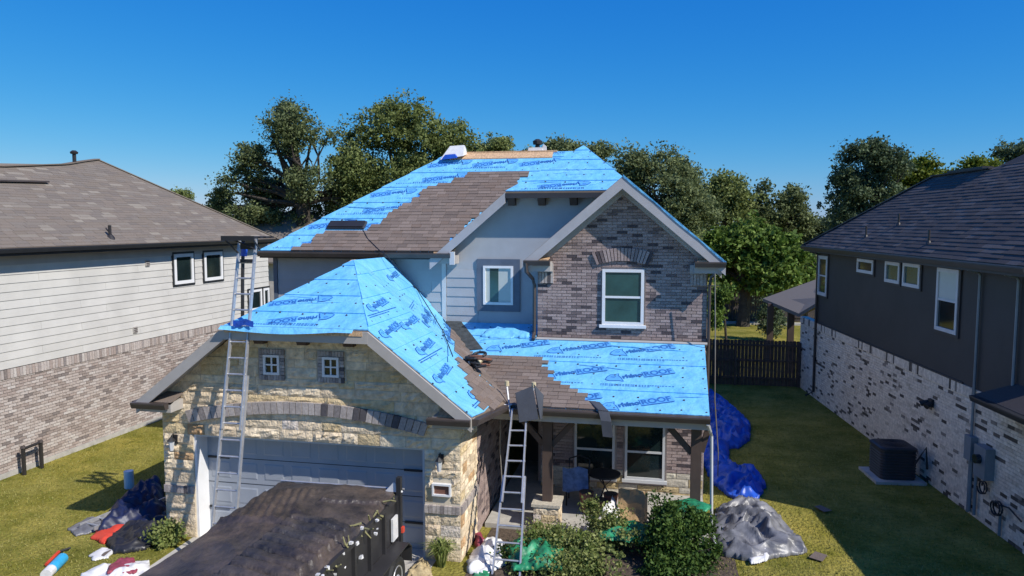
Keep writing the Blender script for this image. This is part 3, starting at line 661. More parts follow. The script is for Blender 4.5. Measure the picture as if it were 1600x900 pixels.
pr_ = [(1.41, 17.02, 5.55), (1.41, 26.7, 5.55), (XJ, 26.7, ZA), (XJ, 20.5, ZA), (-.87, 18.25, 7.488), (-.87, 17.02, 7.488)]
DR = deck(PR, pr_, H)
deck(None, [(-.87, 17.02, 7.488), (-.87, 18.25, 7.488), (-1.25, 18.03, 7.165), (-3.15, 18.03, 5.55), (-3.15, 17.02, 5.55)], H)
deck(None, [(-5.65, 17.65, 5.55), (-3.72, 17.65, 7.19), (XJ, 20.5, ZA), (XJ, 26.7, ZA), (-5.65, 26.7, 5.55)], H, mat=M['roof_brown'])
deck(None, [(-10.35, 17.65, 5.70), (-6.34, 21.66, 8.507), (-10.35, 25.67, 5.70)], H)
deck(None, [(-10.35, 25.67, 5.70), (-6.34, 21.66, 8.507), (XJ, 21.66, 8.507), (XJ, 25.67, 5.70)], H)
# underlayment sheets and their print
fc = bpy.data.curves.new('print_text', 'FONT'); fc.body = 'rhino'; fc.size = .30; fc.align_x = 'LEFT'
fc2 = bpy.data.curves.new('print_text', 'FONT'); fc2.body = 'ROOF'; fc2.size = .34; fc2.align_x = 'LEFT'
def curve_mesh(c, name):
    o = bpy.data.objects.new(name, c); COL.objects.link(o); dg = bpy.context.evaluated_depsgraph_get()
    me = bpy.data.meshes.new_from_object(o.evaluated_get(dg)); bpy.data.objects.remove(o); return me
fc.offset = .012; fc2.offset = .012
t1 = curve_mesh(fc, 'a'); t2 = curve_mesh(fc2, 'b')
def outline(pts, w):
    vs = []; fs = []; n = len(pts)
    for i in range(n):
        p = V(*pts[i]); a = V(*pts[i - 1]); b = V(*pts[(i + 1) % n]); t = b - a; t /= np.linalg.norm(t); nn = V(-t[1], t[0]); vs += [tuple(p + nn * w) + (0,), tuple(p - nn * w) + (0,)]
    for i in range(n): j = (i + 1) % n; fs.append((2 * i, 2 * j, 2 * j + 1, 2 * i + 1))
    return vs, fs
head = [(0, .10), (.10, .24), (.24, .33), (.40, .32), (.50, .34), (.46, .22), (.50, .08), (.52, -.16), (.40, -.07), (.24, -.04), (.10, 0)]
v, f = outline(head, .016); lv = list(v); lf = list(f)
v2, f2 = outline([(.20, .2), (.3, .24), (.36, .18), (.3, .13)], .012); lf += [tuple(i + len(lv) for i in q) for q in f2]; lv += v2
def addm(me, ox, oy):
    global lv, lf
    b = len(lv); lv += [(q.co.x + ox, q.co.y + oy, 0) for q in me.vertices]; lf += [tuple(i + b for i in p.vertices) for p in me.polygons]
addm(t1, .56, .02); wtx = max(q.co.x for q in t1.vertices); addm(t2, .60 + wtx, .0); wt2 = max(q.co.x for q in t2.vertices)
b = len(lv); x0_, x1_ = .58 + wtx, .66 + wtx + wt2
lv += [(x0_, -.08, 0), (x1_, -.08, 0), (x1_, -.045, 0), (x0_, -.045, 0)]; lf.append((b, b + 1, b + 2, b + 3))
LW = x1_; LS = .68; lv = [((x - LW / 2) * LS, (y - .1) * LS, z) for x, y, z in lv]
# pale fill behind the capitals and the head
fv = [((x - LW / 2) * LS, (y - .1) * LS, -.0025) for x, y in head]; ff = [tuple(range(len(head)))]
fv += [((x0_ - LW / 2) * LS, -.15 * LS, -.0025), ((x1_ - LW / 2) * LS, -.15 * LS, -.0025), ((x1_ - LW / 2) * LS, .17 * LS, -.0025), ((x0_ - LW / 2) * LS, .17 * LS, -.0025)]; ff.append((11, 12, 13, 14))
nl_ = len(lf); lf += [tuple(i + len(lv) for i in q) for q in ff]; lv += fv; LW *= LS
LOGO = np_mesh('printed_logo', lv, lf, [M['print'], M['print_fill']], None, [0] * nl_ + [1] * len(ff))
def fine_print():
    vs = []; fs = []; x = 0; r = random.Random(3)
    while x < 1.5:
        w = r.uniform(.015, .05)
        for row in (0, -.05):
            if row and x > 1.0: continue
            b = len(vs); vs += [(x, row, 0), (x + w, row, 0), (x + w, row + .025, 0), (x, row + .025, 0)]; fs.append((b, b + 1, b + 2, b + 3))
        x += w + r.uniform(.008, .03)
    return np_mesh('fine_print', vs, fs, M['print'])
FINE = fine_print()
def cap_nails(pl, poly3, n=.031):
    poly = [pl.inv(p) for p in poly3]; mb = MB(); r = random.Random(5); b = .12
    while b < max(p[1] for p in poly):
        a = min(p[0] for p in poly)
        while a < max(p[0] for p in poly):
            x = a + r.uniform(-.04, .04); y = b + r.uniform(-.03, .03)
            if inside(poly, x, y): mb.raw([pl.pt(x + .02 * math.cos(k * 1.047), y + .02 * math.sin(k * 1.047), n + z) for z in (-.02, 0) for k in range(6)], [tuple(range(6, 12))] + [(k, (k + 1) % 6, 6 + (k + 1) % 6, 6 + k) for k in range(6)])
            a += .46
        b += .42
    mb.build('cap_nails', M['tarpaper'], H, kind='stuff')
def sheets(pl, poly3, parent, rowh=1.15, b_off=0.0, flip=False, step=1.95, tilt=.16, sc=1.0, holes=(), names=True, phase=0.0):
    poly = [pl.inv(p) for p in poly3]; b = b_off; top = max(p[1] for p in poly); k = 0
    while b < top:
        band = clip_half(clip_half(poly, 0, 1, b + rowh), 0, -1, -(b - .09))
        if len(band) >= 3:
            lo = min(p[0] for p in band); hi = max(p[0] for p in band); hb = max(p[1] for p in band)
            # subdivided strip, the lower edge lapping proud of the sheet under it
            vs = [pl.pt(p[0], p[1], .006 + .022 * (1 - (p[1] - b) / rowh)) for p in band]; nb = len(band)
            vs2 = [pl.pt(p[0], p[1], .001) for p in band]
            o = mk('underlayment_sheet', vs + vs2, [tuple(range(nb)), tuple(range(2 * nb - 1, nb - 1, -1))] + [(i, (i + 1) % nb, nb + (i + 1) % nb, nb + i) for i in range(nb)], M['under'], parent if parent.name.startswith('brick_house') else parent)
            x = lo + .2 + phase + (step / 2 if k % 2 else 0); bc_ = b + rowh * .5
            while x < hi + 1:
                ok = all(inside(poly, x + dx * math.cos(tilt) - dy * math.sin(tilt), bc_ + dx * math.sin(tilt) + dy * math.cos(tilt)) for dx in (-LW * .44 * sc, 0, LW * .44 * sc) for dy in (-.09, .09))
                if ok:
                    for me, n_ in ((LOGO, .031),):
                        l = bpy.data.objects.new('printed_logo' if me is LOGO else 'print_tint', me)
                        s = -1 if flip else 1
                        A = pl.A * s; B = pl.B * s; 
                        if np.cross(A, B) @ pl.N < 0: A = -A
                        ct, st = math.cos(tilt), math.sin(tilt); X = A * ct + B * st; Y = B * ct - A * st
                        place(l, H, pl.pt(x, bc_, n_)); l.scale = (sc, sc, 1); l.rotation_euler = Matrix((tuple(X), tuple(Y), tuple(pl.N))).transposed().to_euler()
                x += step
            x = lo + .4 + (0.9 if k % 2 else 0)
            while x < hi - 1.2:
                for bb in (b + .12, ):
                    if inside(poly, x, bb + .06) and inside(poly, x + 1.5, bb + .06) and inside(poly, x, bb - .06):
                        l = bpy.data.objects.new('fine_print', FINE); l['kind'] = 'stuff'; s = -1 if flip else 1; A = pl.A * s; B = pl.B * s
                        if np.cross(A, B) @ pl.N < 0: A = -A
                        place(l, H, pl.pt(x + (1.5 if flip else 0), bb, .032)); l.rotation_euler = Matrix((tuple(A), tuple(B), tuple(pl.N))).transposed().to_euler()
                x += 1.9
        b += rowh; k += 1
# (a mirrored plane axis is corrected inside so that the writing always reads)
sheets(P1, p1, H, rowh=1.12, b_off=-.25, step=1.45, tilt=.33, phase=.18)
sheets(P2, p2, H, rowh=.70, b_off=-.02, flip=True, step=1.25, tilt=.28, phase=.0, sc=.85)
sheets(P3, p3, H, rowh=.66, b_off=0, step=1.12, tilt=.12, flip=False, sc=.78)
sheets(P3B, p3b, H, rowh=.66, b_off=0, step=1.12, tilt=.12, flip=False, sc=.78)
sheets(P3C, p3c, H, rowh=.66, b_off=0, step=1.1, tilt=.12, flip=False, sc=.7)
sheets(P4, p4, H, rowh=.78, b_off=0, flip=True, step=1.38, tilt=.22, phase=.2, sc=.88)
sheets(P5, p5, H, rowh=.72, b_off=-.02, flip=True, step=1.3, tilt=.20, phase=-.1, sc=.85)
sheets(PR, pr_, H, rowh=1.2, names=False, step=50)
for pl_, po_ in ((P1, p1), (P2, p2), (P3, p3), (P3B, p3b), (P4, p4), (P5, p5)): cap_nails(pl_, po_)
# shingled areas
def ppx(pl, pts): return [pl.px(*p) for p in pts]
g1 = MB(); sh1 = ppx(P1, [(752, 556), (843, 559), (866, 592), (925, 629), (925, 646), (700, 660), (700, 548)])
D1s = slab(H, 'shingle_field', M['deck'], [P1.pt(a, b, -.0) for a, b in [(-3.3, .02), (-2.6, .02), (-2.6, .03), (-3.3, .03)]], .01)
shingles(PH, P1, [(max(-9, a), max(0, b)) for a, b in sh1], D1, M['roof_brown'], pid='p1', base=.037, also=[P1.inv(p) for p in p1])
s3px = [(700, 508), (716, 500), (830, 520), (830, 660), (750, 648), (731, 600), (712, 560)]
shingles(PH, P3B, ppx(P3B, s3px), D3B, M['roof_brown'], pid='p3b', base=.037, also=[P3B.inv(p) for p in p3b])
shingles(PH, P3, ppx(P3, s3px), D3, M['roof_brown'], pid='p3', base=.037, also=[P3.inv(p) for p in p3])
sh4 = ppx(P4, [(448, 394), (478, 383), (512, 361), (580, 361), (592, 345), (640, 318), (672, 296), (703, 285), (735, 271), (832, 270), (800, 296), (690, 394)])
shingles(PH, P4, [(a, max(0, b)) for a, b in sh4], D4, M['roof_brown'], pid='p4', base=.037)
# valley metal, hip caps, ridge boards
vb = np.array(V1); va = np.array(V0) * .42 + vb * .58
mb = MB(); mb.raw([va + V(.0, .0, .04), va + V(.34, .1, .05), vb + V(.42, 0, .03), vb + V(.02, -.05, .03), va + V(-.06, 0, .10), vb + V(-.08, -.0, .12)], [(0, 1, 2, 3), (0, 3, 5, 4)]); mb.build('valley_flashing', M['dark_metal'], H)
for q in range(16):
    x = -6.25 + q * .22
    if q % 5 == 3: continue
MB().wbox(-6.2, XJ - .9, 21.60, 21.72, 8.46, 8.56).build('ridge_board', M['osb'], H)
MB().prism([(-6.2, 21.36, 8.317), (XJ - 1.0, 21.36, 8.317), (XJ - 1.0, 21.6, 8.485), (-6.2, 21.6, 8.485)], (0, 0, .025)).build('ridge_board', M['osb'], H)
MB().raw([V(XC - .45, 15.1, 5.30), V(XC - .05, 15.35, 5.61), V(XC - .05, 15.6, 5.61), V(XC - .45, 15.5, 5.32), V(XC - .45, 15.1, 5.2), V(XC - .05, 15.35, 5.5), V(XC - .05, 15.6, 5.5), V(XC - .45, 15.5, 5.2)], BOXF).build('ridge_board', M['osb'], H)
# long crease in the sheets
for pl, a, b, r in ((P1, (945, 541), (1075, 551), .02), (P4, (545, 325), (640, 328), .02), (P1, (905, 571), (985, 580), .01)):
    A_ = pl.px(*a); B_ = pl.px(*b)
    pts = [pl.pt(A_[0] + (B_[0] - A_[0]) * t / 6, A_[1] + (B_[1] - A_[1]) * t / 6 + rnd.uniform(-.015, .015), .020 + (0 if t in (0, 6) else r * .6)) for t in range(7)]
    MB().tube(pts, [.004] + [r] * 5 + [.004], 6).build('sheet_fold', M['under'], H, smooth=True)
rf = random.Random(12)
for pl, po, k in ((P1, p1, 9), (P2, p2, 6), (P3, p3, 6), (P3B, p3b, 5), (P4, p4, 12), (P5, p5, 5)):
    poly = [pl.inv(p) for p in po]; n = 0
    while n < k:
        a = rf.uniform(min(p[0] for p in poly), max(p[0] for p in poly)); b = rf.uniform(min(p[1] for p in poly), max(p[1] for p in poly)); L_ = rf.uniform(.35, 1.2); t = rf.gauss(0, .25)
        if not (inside(poly, a, b) and inside(poly, a + L_ * math.cos(t), b + L_ * math.sin(t))): continue
        n += 1; r = rf.uniform(.006, .014); wv = [rf.uniform(-.02, .02) for _ in range(6)]
        MB().tube([pl.pt(a + L_ * i / 5 * math.cos(t), b + L_ * i / 5 * math.sin(t) + wv[i], .020 + (.5 * r if 0 < i < 5 else -.006)) for i in range(6)], [.002, r * .7, r, r, r * .7, .002], 6).build('sheet_fold', M['under'], H, smooth=True)
# fascias, barge boards, gutters
def barge(pts, w, y0, y1, name='barge_board', mat=None):
    for p, q in zip(pts[:-1], pts[1:]):
        MB().prism([(p[0], y0, p[1]), (q[0], y0, q[1]), (q[0], y0, q[1] - w), (p[0], y0, p[1] - w)], (0, y1 - y0, 0)).build(name, mat or M['fascia'], H)
barge([(XW, ZG - .02), (XA, ZJ - .02)], .24, 12.550, 12.600, mat=M['fascia'])
barge([(XA, ZJ - .02), (XB, ZJ - .02)], .22, 12.548, 12.600, mat=M['fascia'])
barge([(XB, ZJ - .02), (XE, ZG - .02)], .24, 12.550, 12.600, mat=M['fascia'])
MB().wbox(XA + .05, XB - .1, 12.535, 12.547, ZJ - .10, ZJ - .01).build('drip_board', M['osb'], H)
# drape of blue over the clipped gable edge
mb = MB(); N_ = 24
for i in range(N_ + 1):
    t = i / N_; x = XA + (XB - .25 - XA) * t; s = .10 * math.sin(min(1, t * 1.15) * math.pi) + .03; mb.v += [(x, 12.500, ZJ + .03 - .0), (x, 12.420 + .02 * math.sin(9 * t), ZJ - .01 - s * .55)]
for i in range(N_): mb.f.append((2 * i, 2 * i + 2, 2 * i + 3, 2 * i + 1))
for i in range(N_ + 1): mb.v.append((mb.v[2 * i][0], 12.500, ZJ + .035))
b0 = 2 * (N_ + 1)
for i in range(N_): mb.f.append((2 * i, b0 + i, b0 + i + 1, 2 * i + 2))
mb.build('underlayment_drape', M['under'], H)
slab(H, 'soffit', M['fascia'], [(XA, 12.600, ZJ - .16), (XB, 12.600, ZJ - .16), (XB, YG - .02, ZJ - .16), (XA, YG - .02, ZJ - .16)], .03)
for s_, e_ in (((XW + .04, ZG - .14), (XA - .02, ZJ - .14)), ((XB + .02, ZJ - .14), (XE - .04, ZG - .14))):
    MB().prism([(s_[0], 12.600, s_[1]), (e_[0], 12.600, e_[1]), (e_[0], YG, e_[1]), (s_[0], YG, s_[1])], (0, 0, -.03)).build('soffit', M['fascia'], H)
for x in (-7.6, -6.70, -5.75):
    MB().raw([GF.pt(a, h, d) for a, h, d in ((x - .1, ZJ - .36, .02), (x + .1, ZJ - .36, .02), (x + .1, ZJ - .36, .16), (x - .1, ZJ - .36, .16), (x - .1, ZJ - .195, .02), (x + .1, ZJ - .195, .02), (x + .1, ZJ - .195, .25), (x - .1, ZJ - .195, .25))], BOXF).build('bracket', M['brown_wood'], H)
# eave returns of the garage
for x0, x1, o_ in ((XW - .02, -9.4, 1), (-4.05, XE + .02, -1)):
    MB().wbox(x0 + .02, x1, 12.620, YG - .02, 2.70, 2.90).build('eave_return', M['fascia'], H)
    MB().prism([(x0 + (.0 if o_ > 0 else .1), 12.620, 2.90), (x1 - (.0 if o_ > 0 else .12), 12.620, 2.90), (x1 - (.0 if o_ > 0 else .12), YG - .02, 3.03), (x0 + (.0 if o_ > 0 else .1), YG - .02, 3.03)], (0, 0, -.04)).build('return_cap', M['roof_brown'] if o_ > 0 else M['osb'], H)
    gutter(H, (x0 - .05, 12.600, 2.90), (x1 - .03, 12.600, 2.90), (0, -1, 0), M['gutter'])
gutter(H, (XE, 12.600, 2.90), (XE + .2, yv - .2, 2.74), (1, 0, 0), M['gutter'])
gutter(H, (XW, YW, 2.90), (XW, 12.600, 2.90), (-1, 0, 0), M['gutter'])
MB().wbox(-3.62, XE - .01, YG, yv - .1, 2.70, 2.76).build('soffit', M['fascia'], H)
MB().wbox(XW + .02, XL, YG, YW, 2.76, 2.84).build('soffit', M['fascia'], H)
# main eave
gutter(H, (-10.33, 17.65, 5.68), (-5.1, 17.65, 5.68), (0, -1, 0), M['gutter'])
MB().wbox(-10.33, -5.47, 17.66, YW - .035, 5.52, 5.58).build('soffit', M['dark_soffit'], H)
MB().wbox(-5.46, -5.0, 17.66, YW - .035, 5.42, 5.62).build('eave_return', M['fascia'], H)
slab(H, 'return_cap', M['osb'], [(-5.55, 17.62, 5.71), (-5.08, 17.62, 5.71), (-5.08, YW - .035, 5.80), (-5.55, YW - .035, 5.80)], .04)
MB().wbox(-5.12, -5.0, 17.55, 17.64, 5.40, 5.72).build('gutter_end', M['white_dull'], H)
barge([(-5.65, 5.53), (-3.72, 7.17)], .26, 17.60, 17.65, mat=M['fascia_grey'])
barge([(-3.72, 7.15), (-.4, 7.15)], .12, 17.598, 17.65, mat=M['dark_soffit'])
slab(H, 'soffit', M['navy_trim'], [(-3.75, 17.66, 7.1), (-.5, 17.66, 7.1), (-.5, YW, 7.1), (-3.75, YW, 7.1)], .03)
MB().prism([(-5.6, 17.66, 5.44), (-3.72, 17.66, 7.04), (-3.72, YW, 7.04), (-5.6, YW, 5.44)], (0, 0, -.03)).build('soffit', M['navy_trim'], H)
# brick gable barge boards
barge([(-3.16, 5.53), (-.87, 7.475)], .27, 16.97, 17.02, mat=M['fascia_grey']); barge([(-.87, 7.475), (1.43, 5.53)], .27, 16.97, 17.02, mat=M['fascia_grey'])
for s_, e_ in (((-3.12, 5.42), (-.87, 7.33)), ((-.87, 7.33), (1.38, 5.42))):
    MB().prism([(s_[0], 17.02, s_[1]), (e_[0], 17.02, e_[1]), (e_[0], YB - .01, e_[1]), (s_[0], YB - .01, s_[1])], (0, 0, -.03)).build('soffit', M['fascia'], H)
    MB().prism([(s_[0], 17.36, s_[1] - .03), (e_[0], 17.36, e_[1] - .03), (e_[0], 17.36, e_[1] - .25), (s_[0], 17.36, s_[1] - .25)], (0, .03, 0)).build('frieze_board', M['fascia'], H)
# drooping underlayment along the right rake
mb = MB(); N_ = 30
for i in range(N_ + 1):
    t = i / N_; x = -.87 + 2.3 * t; z = 7.50 - 1.955 * t + .02; w = .03 + .03 * abs(math.sin(7 * t + 1)) ; mb.v += [(x, 17.04, z + .01), (x + .01, 16.95, z + .005), (x + .01, 16.955, z - w)]
for i in range(N_):
    for j in (0, 1): mb.f.append((3 * i + j, 3 * i + 3 + j, 3 * i + 4 + j, 3 * i + 1 + j))
mb.build('underlayment_drape', M['under'], H)
# downspouts of the gable
MB().tube([(-3.08, 16.92, 5.5), (-3.08, 16.95, 5.3), (-2.98, 17.3, 5.1), (-2.96, 17.42, 4.95), (-2.96, 17.42, 3.8), (-2.94, 17.15, 3.66)], .045, 6).build('downspout', M['gutter'], H)
MB().tube([(1.36, 17.0, 5.45), (1.14, 17.3, 5.2), (1.12, 17.36, 5.0), (1.12, 17.36, 3.2), (1.12, 17.36, 2.2)], .04, 6).build('downspout', M['gutter'], H)
# torn wrap where the brick wall meets the low roof
PB.done(); PS.done(); PH.done(); PP.done()
# ================================================================== ground
def ground():
    mb = MB(); S = 900
    o = mk('lawn', [(-S, -S, 0), (S, -S, 0), (S, S, 0), (-S, S, 0)], [(0, 1, 2, 3)], M['lawn'], None, origin=(0, 0, 0), kind='structure')
    mk('driveway', [(-9.3, -6, .004), (-4.1, -6, .004), (-4.1, 13.42, .004), (-9.3, 13.42, .004)], [(0, 1, 2, 3)], M['driveway'], None, origin=(0, 0, 0), kind='structure')
    mk('planting_bed', [(-3.4, 12.2, .006), (1.5, 12.2, .006), (1.5, 15.28, .006), (-3.4, 15.28, .006)], [(0, 1, 2, 3)], M['soil'], None, origin=(0, 0, 0), kind='structure')
ground()
# ================================================================== left neighbour
aL = R(1.5); eL = V(math.sin(aL), math.cos(aL), 0); nL = V(math.cos(aL), -math.sin(aL), 0); OL = V(-16.17, 15.1, 0)
FL = Frame(OL, eL, nL)
HL = thing('neighbour_house', 'cream lap sided house over pale pink brick on the left with a taupe shingle roof', 'house', tuple(OL))
PB = Pieces(HL, 'brick', 'brickwork'); PP = Pieces(HL, 'siding_board', 'siding'); PH = Pieces(HL, 'shingle', 'shingle_courses')
U0, U1 = -4.5, 12.6
lw = MB().box(FL, U0, U1, 0, 5.75, -.25, -.02).build('side_wall', M['lmortar'], HL)
MB().box(FL, U0, U1, 0, .13, -.01, .035).build('foundation', M['concrete'], HL)
lay(PB, FL, [(-1.2, .13), (U1, .13), (U1, 2.50), (-1.2, 2.50)], [], lw, M['lbrick'], lambda r, h: .0775, lambda r: .24, joint=.014, d0=-.02, d1=.009, fid='L')
k = int((U1 + 1.2) / .092)
for i in range(k):
    a = -1.2 + i * .092 + .046; c = FL.pt(a, 2.62); lv = [FL.pt(a + sx * .040, 2.62 + sz * .118, d) - c for d in (-.02, .028) for sx, sz in ((-1, -1), (1, -1), (1, 1), (-1, 1))]
    PB.add(lv, BOXF, c, lw, M['lbrick' if i % 3 else 'soldier'], ('ls',))
laps(PP, FL, [(U0, 2.76), (U1, 2.76), (U1, 5.8), (U0, 5.8)], lw, M['siding'], .215, 3.66, 'l', 2.76, 5.72, U0, U1)
# windows
for (a0, a1, h0, h1) in ((6.78, 7.78, 4.38, 5.40), (8.38, 9.45, 4.38, 5.40)):
    window(FL, a0, a1, h0, h1, HL, M['white'], M['glass'], trim=M['black_trim'], tw=.07, sash=False, fw=.11, base=.02)
for (a0, a1) in ((11.1, 12.0), (12.12, 12.55)): window(FL, a0, a1, 2.98, 3.80, HL, M['white'], M['glass'], trim=M['black_trim'], tw=.07, sash=False, fw=.09, base=.02)
for (a, h) in ((5.55, 5.17), (4.88, 3.12)): 
    v_ = MB().box(FL, a - .09, a + .09, h - .1, h + .1, 0, .05).build('wall_vent', M['fascia'], HL)
    for j in range(3): MB().box(FL, a - .07, a + .07, h - .07 + j * .055, h - .045 + j * .055, .05, .06).build('louvre', M['gutter'], v_)
# roof
SL = .62; ew = .45; ze = 5.82
def LP(u, w, s=SL): return FL.pt(u, ze + s * (ew - w), w)
le = [LP(-6, ew), LP(12.62, ew), LP(8.45, -4.28), LP(7.45, -4.02), LP(6.4, -3.72), LP(3.6, -3.25), LP(-6, -2.4)]
PLL = RoofPlane(LP(0, ew), eL, -nL + V(0, 0, SL))
dl = deck(PLL, le, HL, mat=M['deck'])
shingles(PH, PLL, [PLL.inv(p) for p in le], dl, M['roof_left'], expo=.15, widths=(.3, .45, .6, .36), clip=True, pid='L', thick=.009)
deck(None, [LP(12.62, ew), LP(8.45, -4.28), FL.pt(12.62, ze, -9)], HL, mat=M['roof_left'])
deck(None, [LP(8.45, -4.28), LP(7.45, -4.02), LP(6.4, -3.72), LP(3.6, -3.25), LP(-6, -2.4), FL.pt(-6, ze, -9), FL.pt(12.62, ze, -9)], HL, mat=M['roof_left'])
for p, q in zip(le[1:-1], le[2:]):
    MB().beam(p + V(0, 0, .02), q + V(0, 0, .02), .22, .03, np.cross(q - p, V(0, 0, 1))).build('ridge_cap', M['roof_left'], HL)
q0, q1 = LP(1.5, -2.35), LP(4.4, -2.52)
MB().beam(q0 + V(0, 0, .04), q1 + V(0, 0, .04), .25, .05, nL).build('roof_strip', M['gutter'], HL)  # thin dark raised strip partway up the slope
gutter(HL, FL.pt(-6, ze - .01, ew), FL.pt(12.55, ze - .01, ew), nL, M['black_trim'])
MB().box(FL, U0, 12.5, ze - .2, ze - .14, -.02, ew).build('soffit', M['dark_soffit'], HL)
MB().box(FL, U0, 12.5, ze - .45, ze - .2, .0, .045).build('frieze_board', M['fascia'], HL)
def pipe(root, P, h, r=.045, boot=True, tilt=(0, 0)):
    p = np.array(P); t = MB().tube([p + V(0, 0, -.05), p + V(tilt[0], tilt[1], h)], r, 8).build('vent_pipe', M['pipe_dark'], root)
    if boot: MB().tube([p + V(0, 0, -.06), p + V(0, 0, .08)], [r * 3.2, r * 1.2], 8).build('pipe_boot', M['pipe_dark'], t)
    return t
pl_ = PLL.px(172, 371); pipe(HL, PLL.pt(*pl_), .36)
t = pipe(HL, LP(7.0, -3.9), .30, .06, False); MB().tube([LP(7.0, -3.9) + V(0, 0, .3), LP(7.0, -3.9) + V(0, 0, .36), LP(7.0, -3.9) + V(0, 0, .42)], [.11, .13, .06], 8).build('pipe_cap', M['pipe_dark'], t)
MB().tube([PLL.pt(*PLL.px(178, 373), .03), PLL.pt(*PLL.px(165, 358), .03)], .02, 5).build('pipe_strap', M['pipe_dark'], HL)
PB.done(); PP.done(); PH.done()
# bollard pipes at the left wall
ly = thing('pipe_stand', 'dark U shaped pipe stand rising from the grass beside the pale brick wall', 'pipe', tuple(FL.pt(.7, 0, .3)))
a, b = gnd(24, 743), gnd(41, 737)
a = FL.pt(.45, 0, .28); b = FL.pt(.98, 0, .28)
for p in (a, b): MB().tube([p, p + V(0, 0, .72)], .05, 8).build('upright', M['pipe_dark'], ly)
MB().tube([a + V(0, 0, .68), b + V(0, 0, .70)], .04, 8).build('crossbar', M['pipe_dark'], ly)
for p in (a, b): MB().tube([p + V(0, 0, .70), p + V(0, 0, .76)], [.07, .05], 8).build('cap', M['gutter'], ly)

# ================================================================== right neighbour
aR = R(-6.05); eR = V(math.sin(aR), math.cos(aR), 0); nR = V(-math.cos(aR), math.sin(aR), 0); OR_ = V(7.04, 15.5, 0)
FR = Frame(OR_, eR, nR)
HR = thing('dark_house', 'charcoal walled house over whitewashed brick on the right with a black shingle roof', 'house', tuple(OR_))
PB = Pieces(HR, 'brick', 'brickwork'); PH = Pieces(HR, 'shingle', 'shingle_courses')
rw = MB().box(FR, -6.5, 15.0, 0, 2.8, -.25, -.02).build('lower_wall', M['rmortar'], HR)
MB().box(FR, -.1, 13.05, 2.8, 5.6, -.25, .0).build('upper_wall', M['dark_wall'], HR)
lay(PB, FR, [(-3.6, 0), (15.0, 0), (15.0, 2.56), (-3.6, 2.56)], [], rw, M['rbrick'], lambda r, h: .0765, lambda r: .245, joint=.006, d0=-.02, d1=.004, fid='R',
    pick=lambda a, h: M['rbrick_dark'] if (noise.noise(Vector((a * 1.2, h * 2.0, 3))) > .05 and rnd.random() < .19) or rnd.random() < .035 else M['rbrick'])
k = int(18.6 / .092)
for i in range(k):
    a = -3.6 + i * .092 + .046; c = FR.pt(a, 2.68); lv = [FR.pt(a + sx * .043, 2.68 + sz * .115, d) - c for d in (-.02, .022) for sx, sz in ((-1, -1), (1, -1), (1, 1), (-1, 1))]
    PB.add(lv, BOXF, c, rw, M['rbrick_dark' if rnd.random() < .16 else 'rbrick'], ('rs',))
MB().box(FR, -.1, .15, 2.8, 5.58, -6.1, -.251).build('front_upper_wall', M['dark_wall'], HR)
MB().box(FR, 12.8, 13.05, 0, 5.58, -5.6, -.251).build('rear_wall', M['dark_wall'], HR)
MB().box(FR, -6.5, -6.3, 0, 2.8, -8, -.251).build('front_lower_wall', M['rmortar'], HR)
MB().box(FR, 2.6, 13.05, 2.80, 2.84, 0, .03).build('band', M['dark_soffit'], HR)
window(FR, 11.98, 12.95, 3.86, 5.28, HR, M['white_dull'], M['glass'], trim=M['dark_soffit'], tw=.06, fw=.12, base=.01)
window(FR, 7.92, 9.2, 4.92, 5.34, HR, M['white_dull'], M['glass'], trim=M['dark_soffit'], tw=.06, fw=.09, sash=False, base=.01)
window(FR, 6.1, 7.06, 4.78, 5.36, HR, M['white_dull'], M['glass_teal'], trim=M['dark_soffit'], tw=.06, fw=.09, sash=False, base=.01)
w_ = window(FR, 4.9, 5.9, 4.76, 5.38, HR, M['white_dull'], M['glass_teal'], trim=M['dark_soffit'], tw=.06, fw=.09, sash=False, base=.01)
window(FR, 2.95, 3.98, 3.86, 5.36, HR, M['white_dull'], M['glass'], trim=M['dark_soffit'], tw=.07, fw=.09, blind=M['blind'], base=.01)
for a in (2.03, .62):
    MB().tube([FR.pt(a + .02, 5.42, .32), FR.pt(a, 5.36, .1), FR.pt(a, 5.3, .06), FR.pt(a, .05 if a > 1 else 2.6, .06)], .03, 6).build('conduit', M['meter'], HR)
MB().tube([FR.pt(2.42, 5.43, .02), FR.pt(2.42, 5.43, .12)], .05, 8).build('wall_light', M['white_dull'], HR)
MB().tube([FR.pt(13.0, 5.5, .3), FR.pt(12.98, 5.3, .06), FR.pt(12.98, .25, .06), FR.pt(12.9, .12, .35)], .045, 6).build('downspout', M['black_trim'], HR)
SR = .75; zr = 5.62
def RP(u, w, s=SR): return FR.pt(u, zr + s * (ew - w), w)
wr = -2.62
re_ = [RP(-.4, ew), RP(13.45, ew), RP(10.3, wr), RP(6.9, wr), RP(5.8, wr - .15), RP(2.2, wr - .15)]
PLR = RoofPlane(RP(0, ew), eR, -nR + V(0, 0, SR))
dr_ = deck(PLR, re_, HR)
shingles(PH, PLR, [PLR.inv(p) for p in re_], dr_, M['roof_right'], expo=.15, widths=(.3, .5, .7, .4), clip=True, pid='R', thick=.014)
deck(None, [RP(13.45, ew), RP(10.3, wr), FR.pt(13.45, zr, -5.7)], HR, mat=M['roof_right'])
deck(None, [RP(10.3, wr), RP(6.9, wr), RP(5.8, wr - .15), RP(2.2, wr - .15), FR.pt(-.4, zr, -6.2), FR.pt(13.45, zr, -5.7)], HR, mat=M['roof_right'])
deck(None, [RP(-.4, ew), RP(2.2, wr - .15), FR.pt(-.4, zr, -6.2)], HR, mat=M['roof_right'])
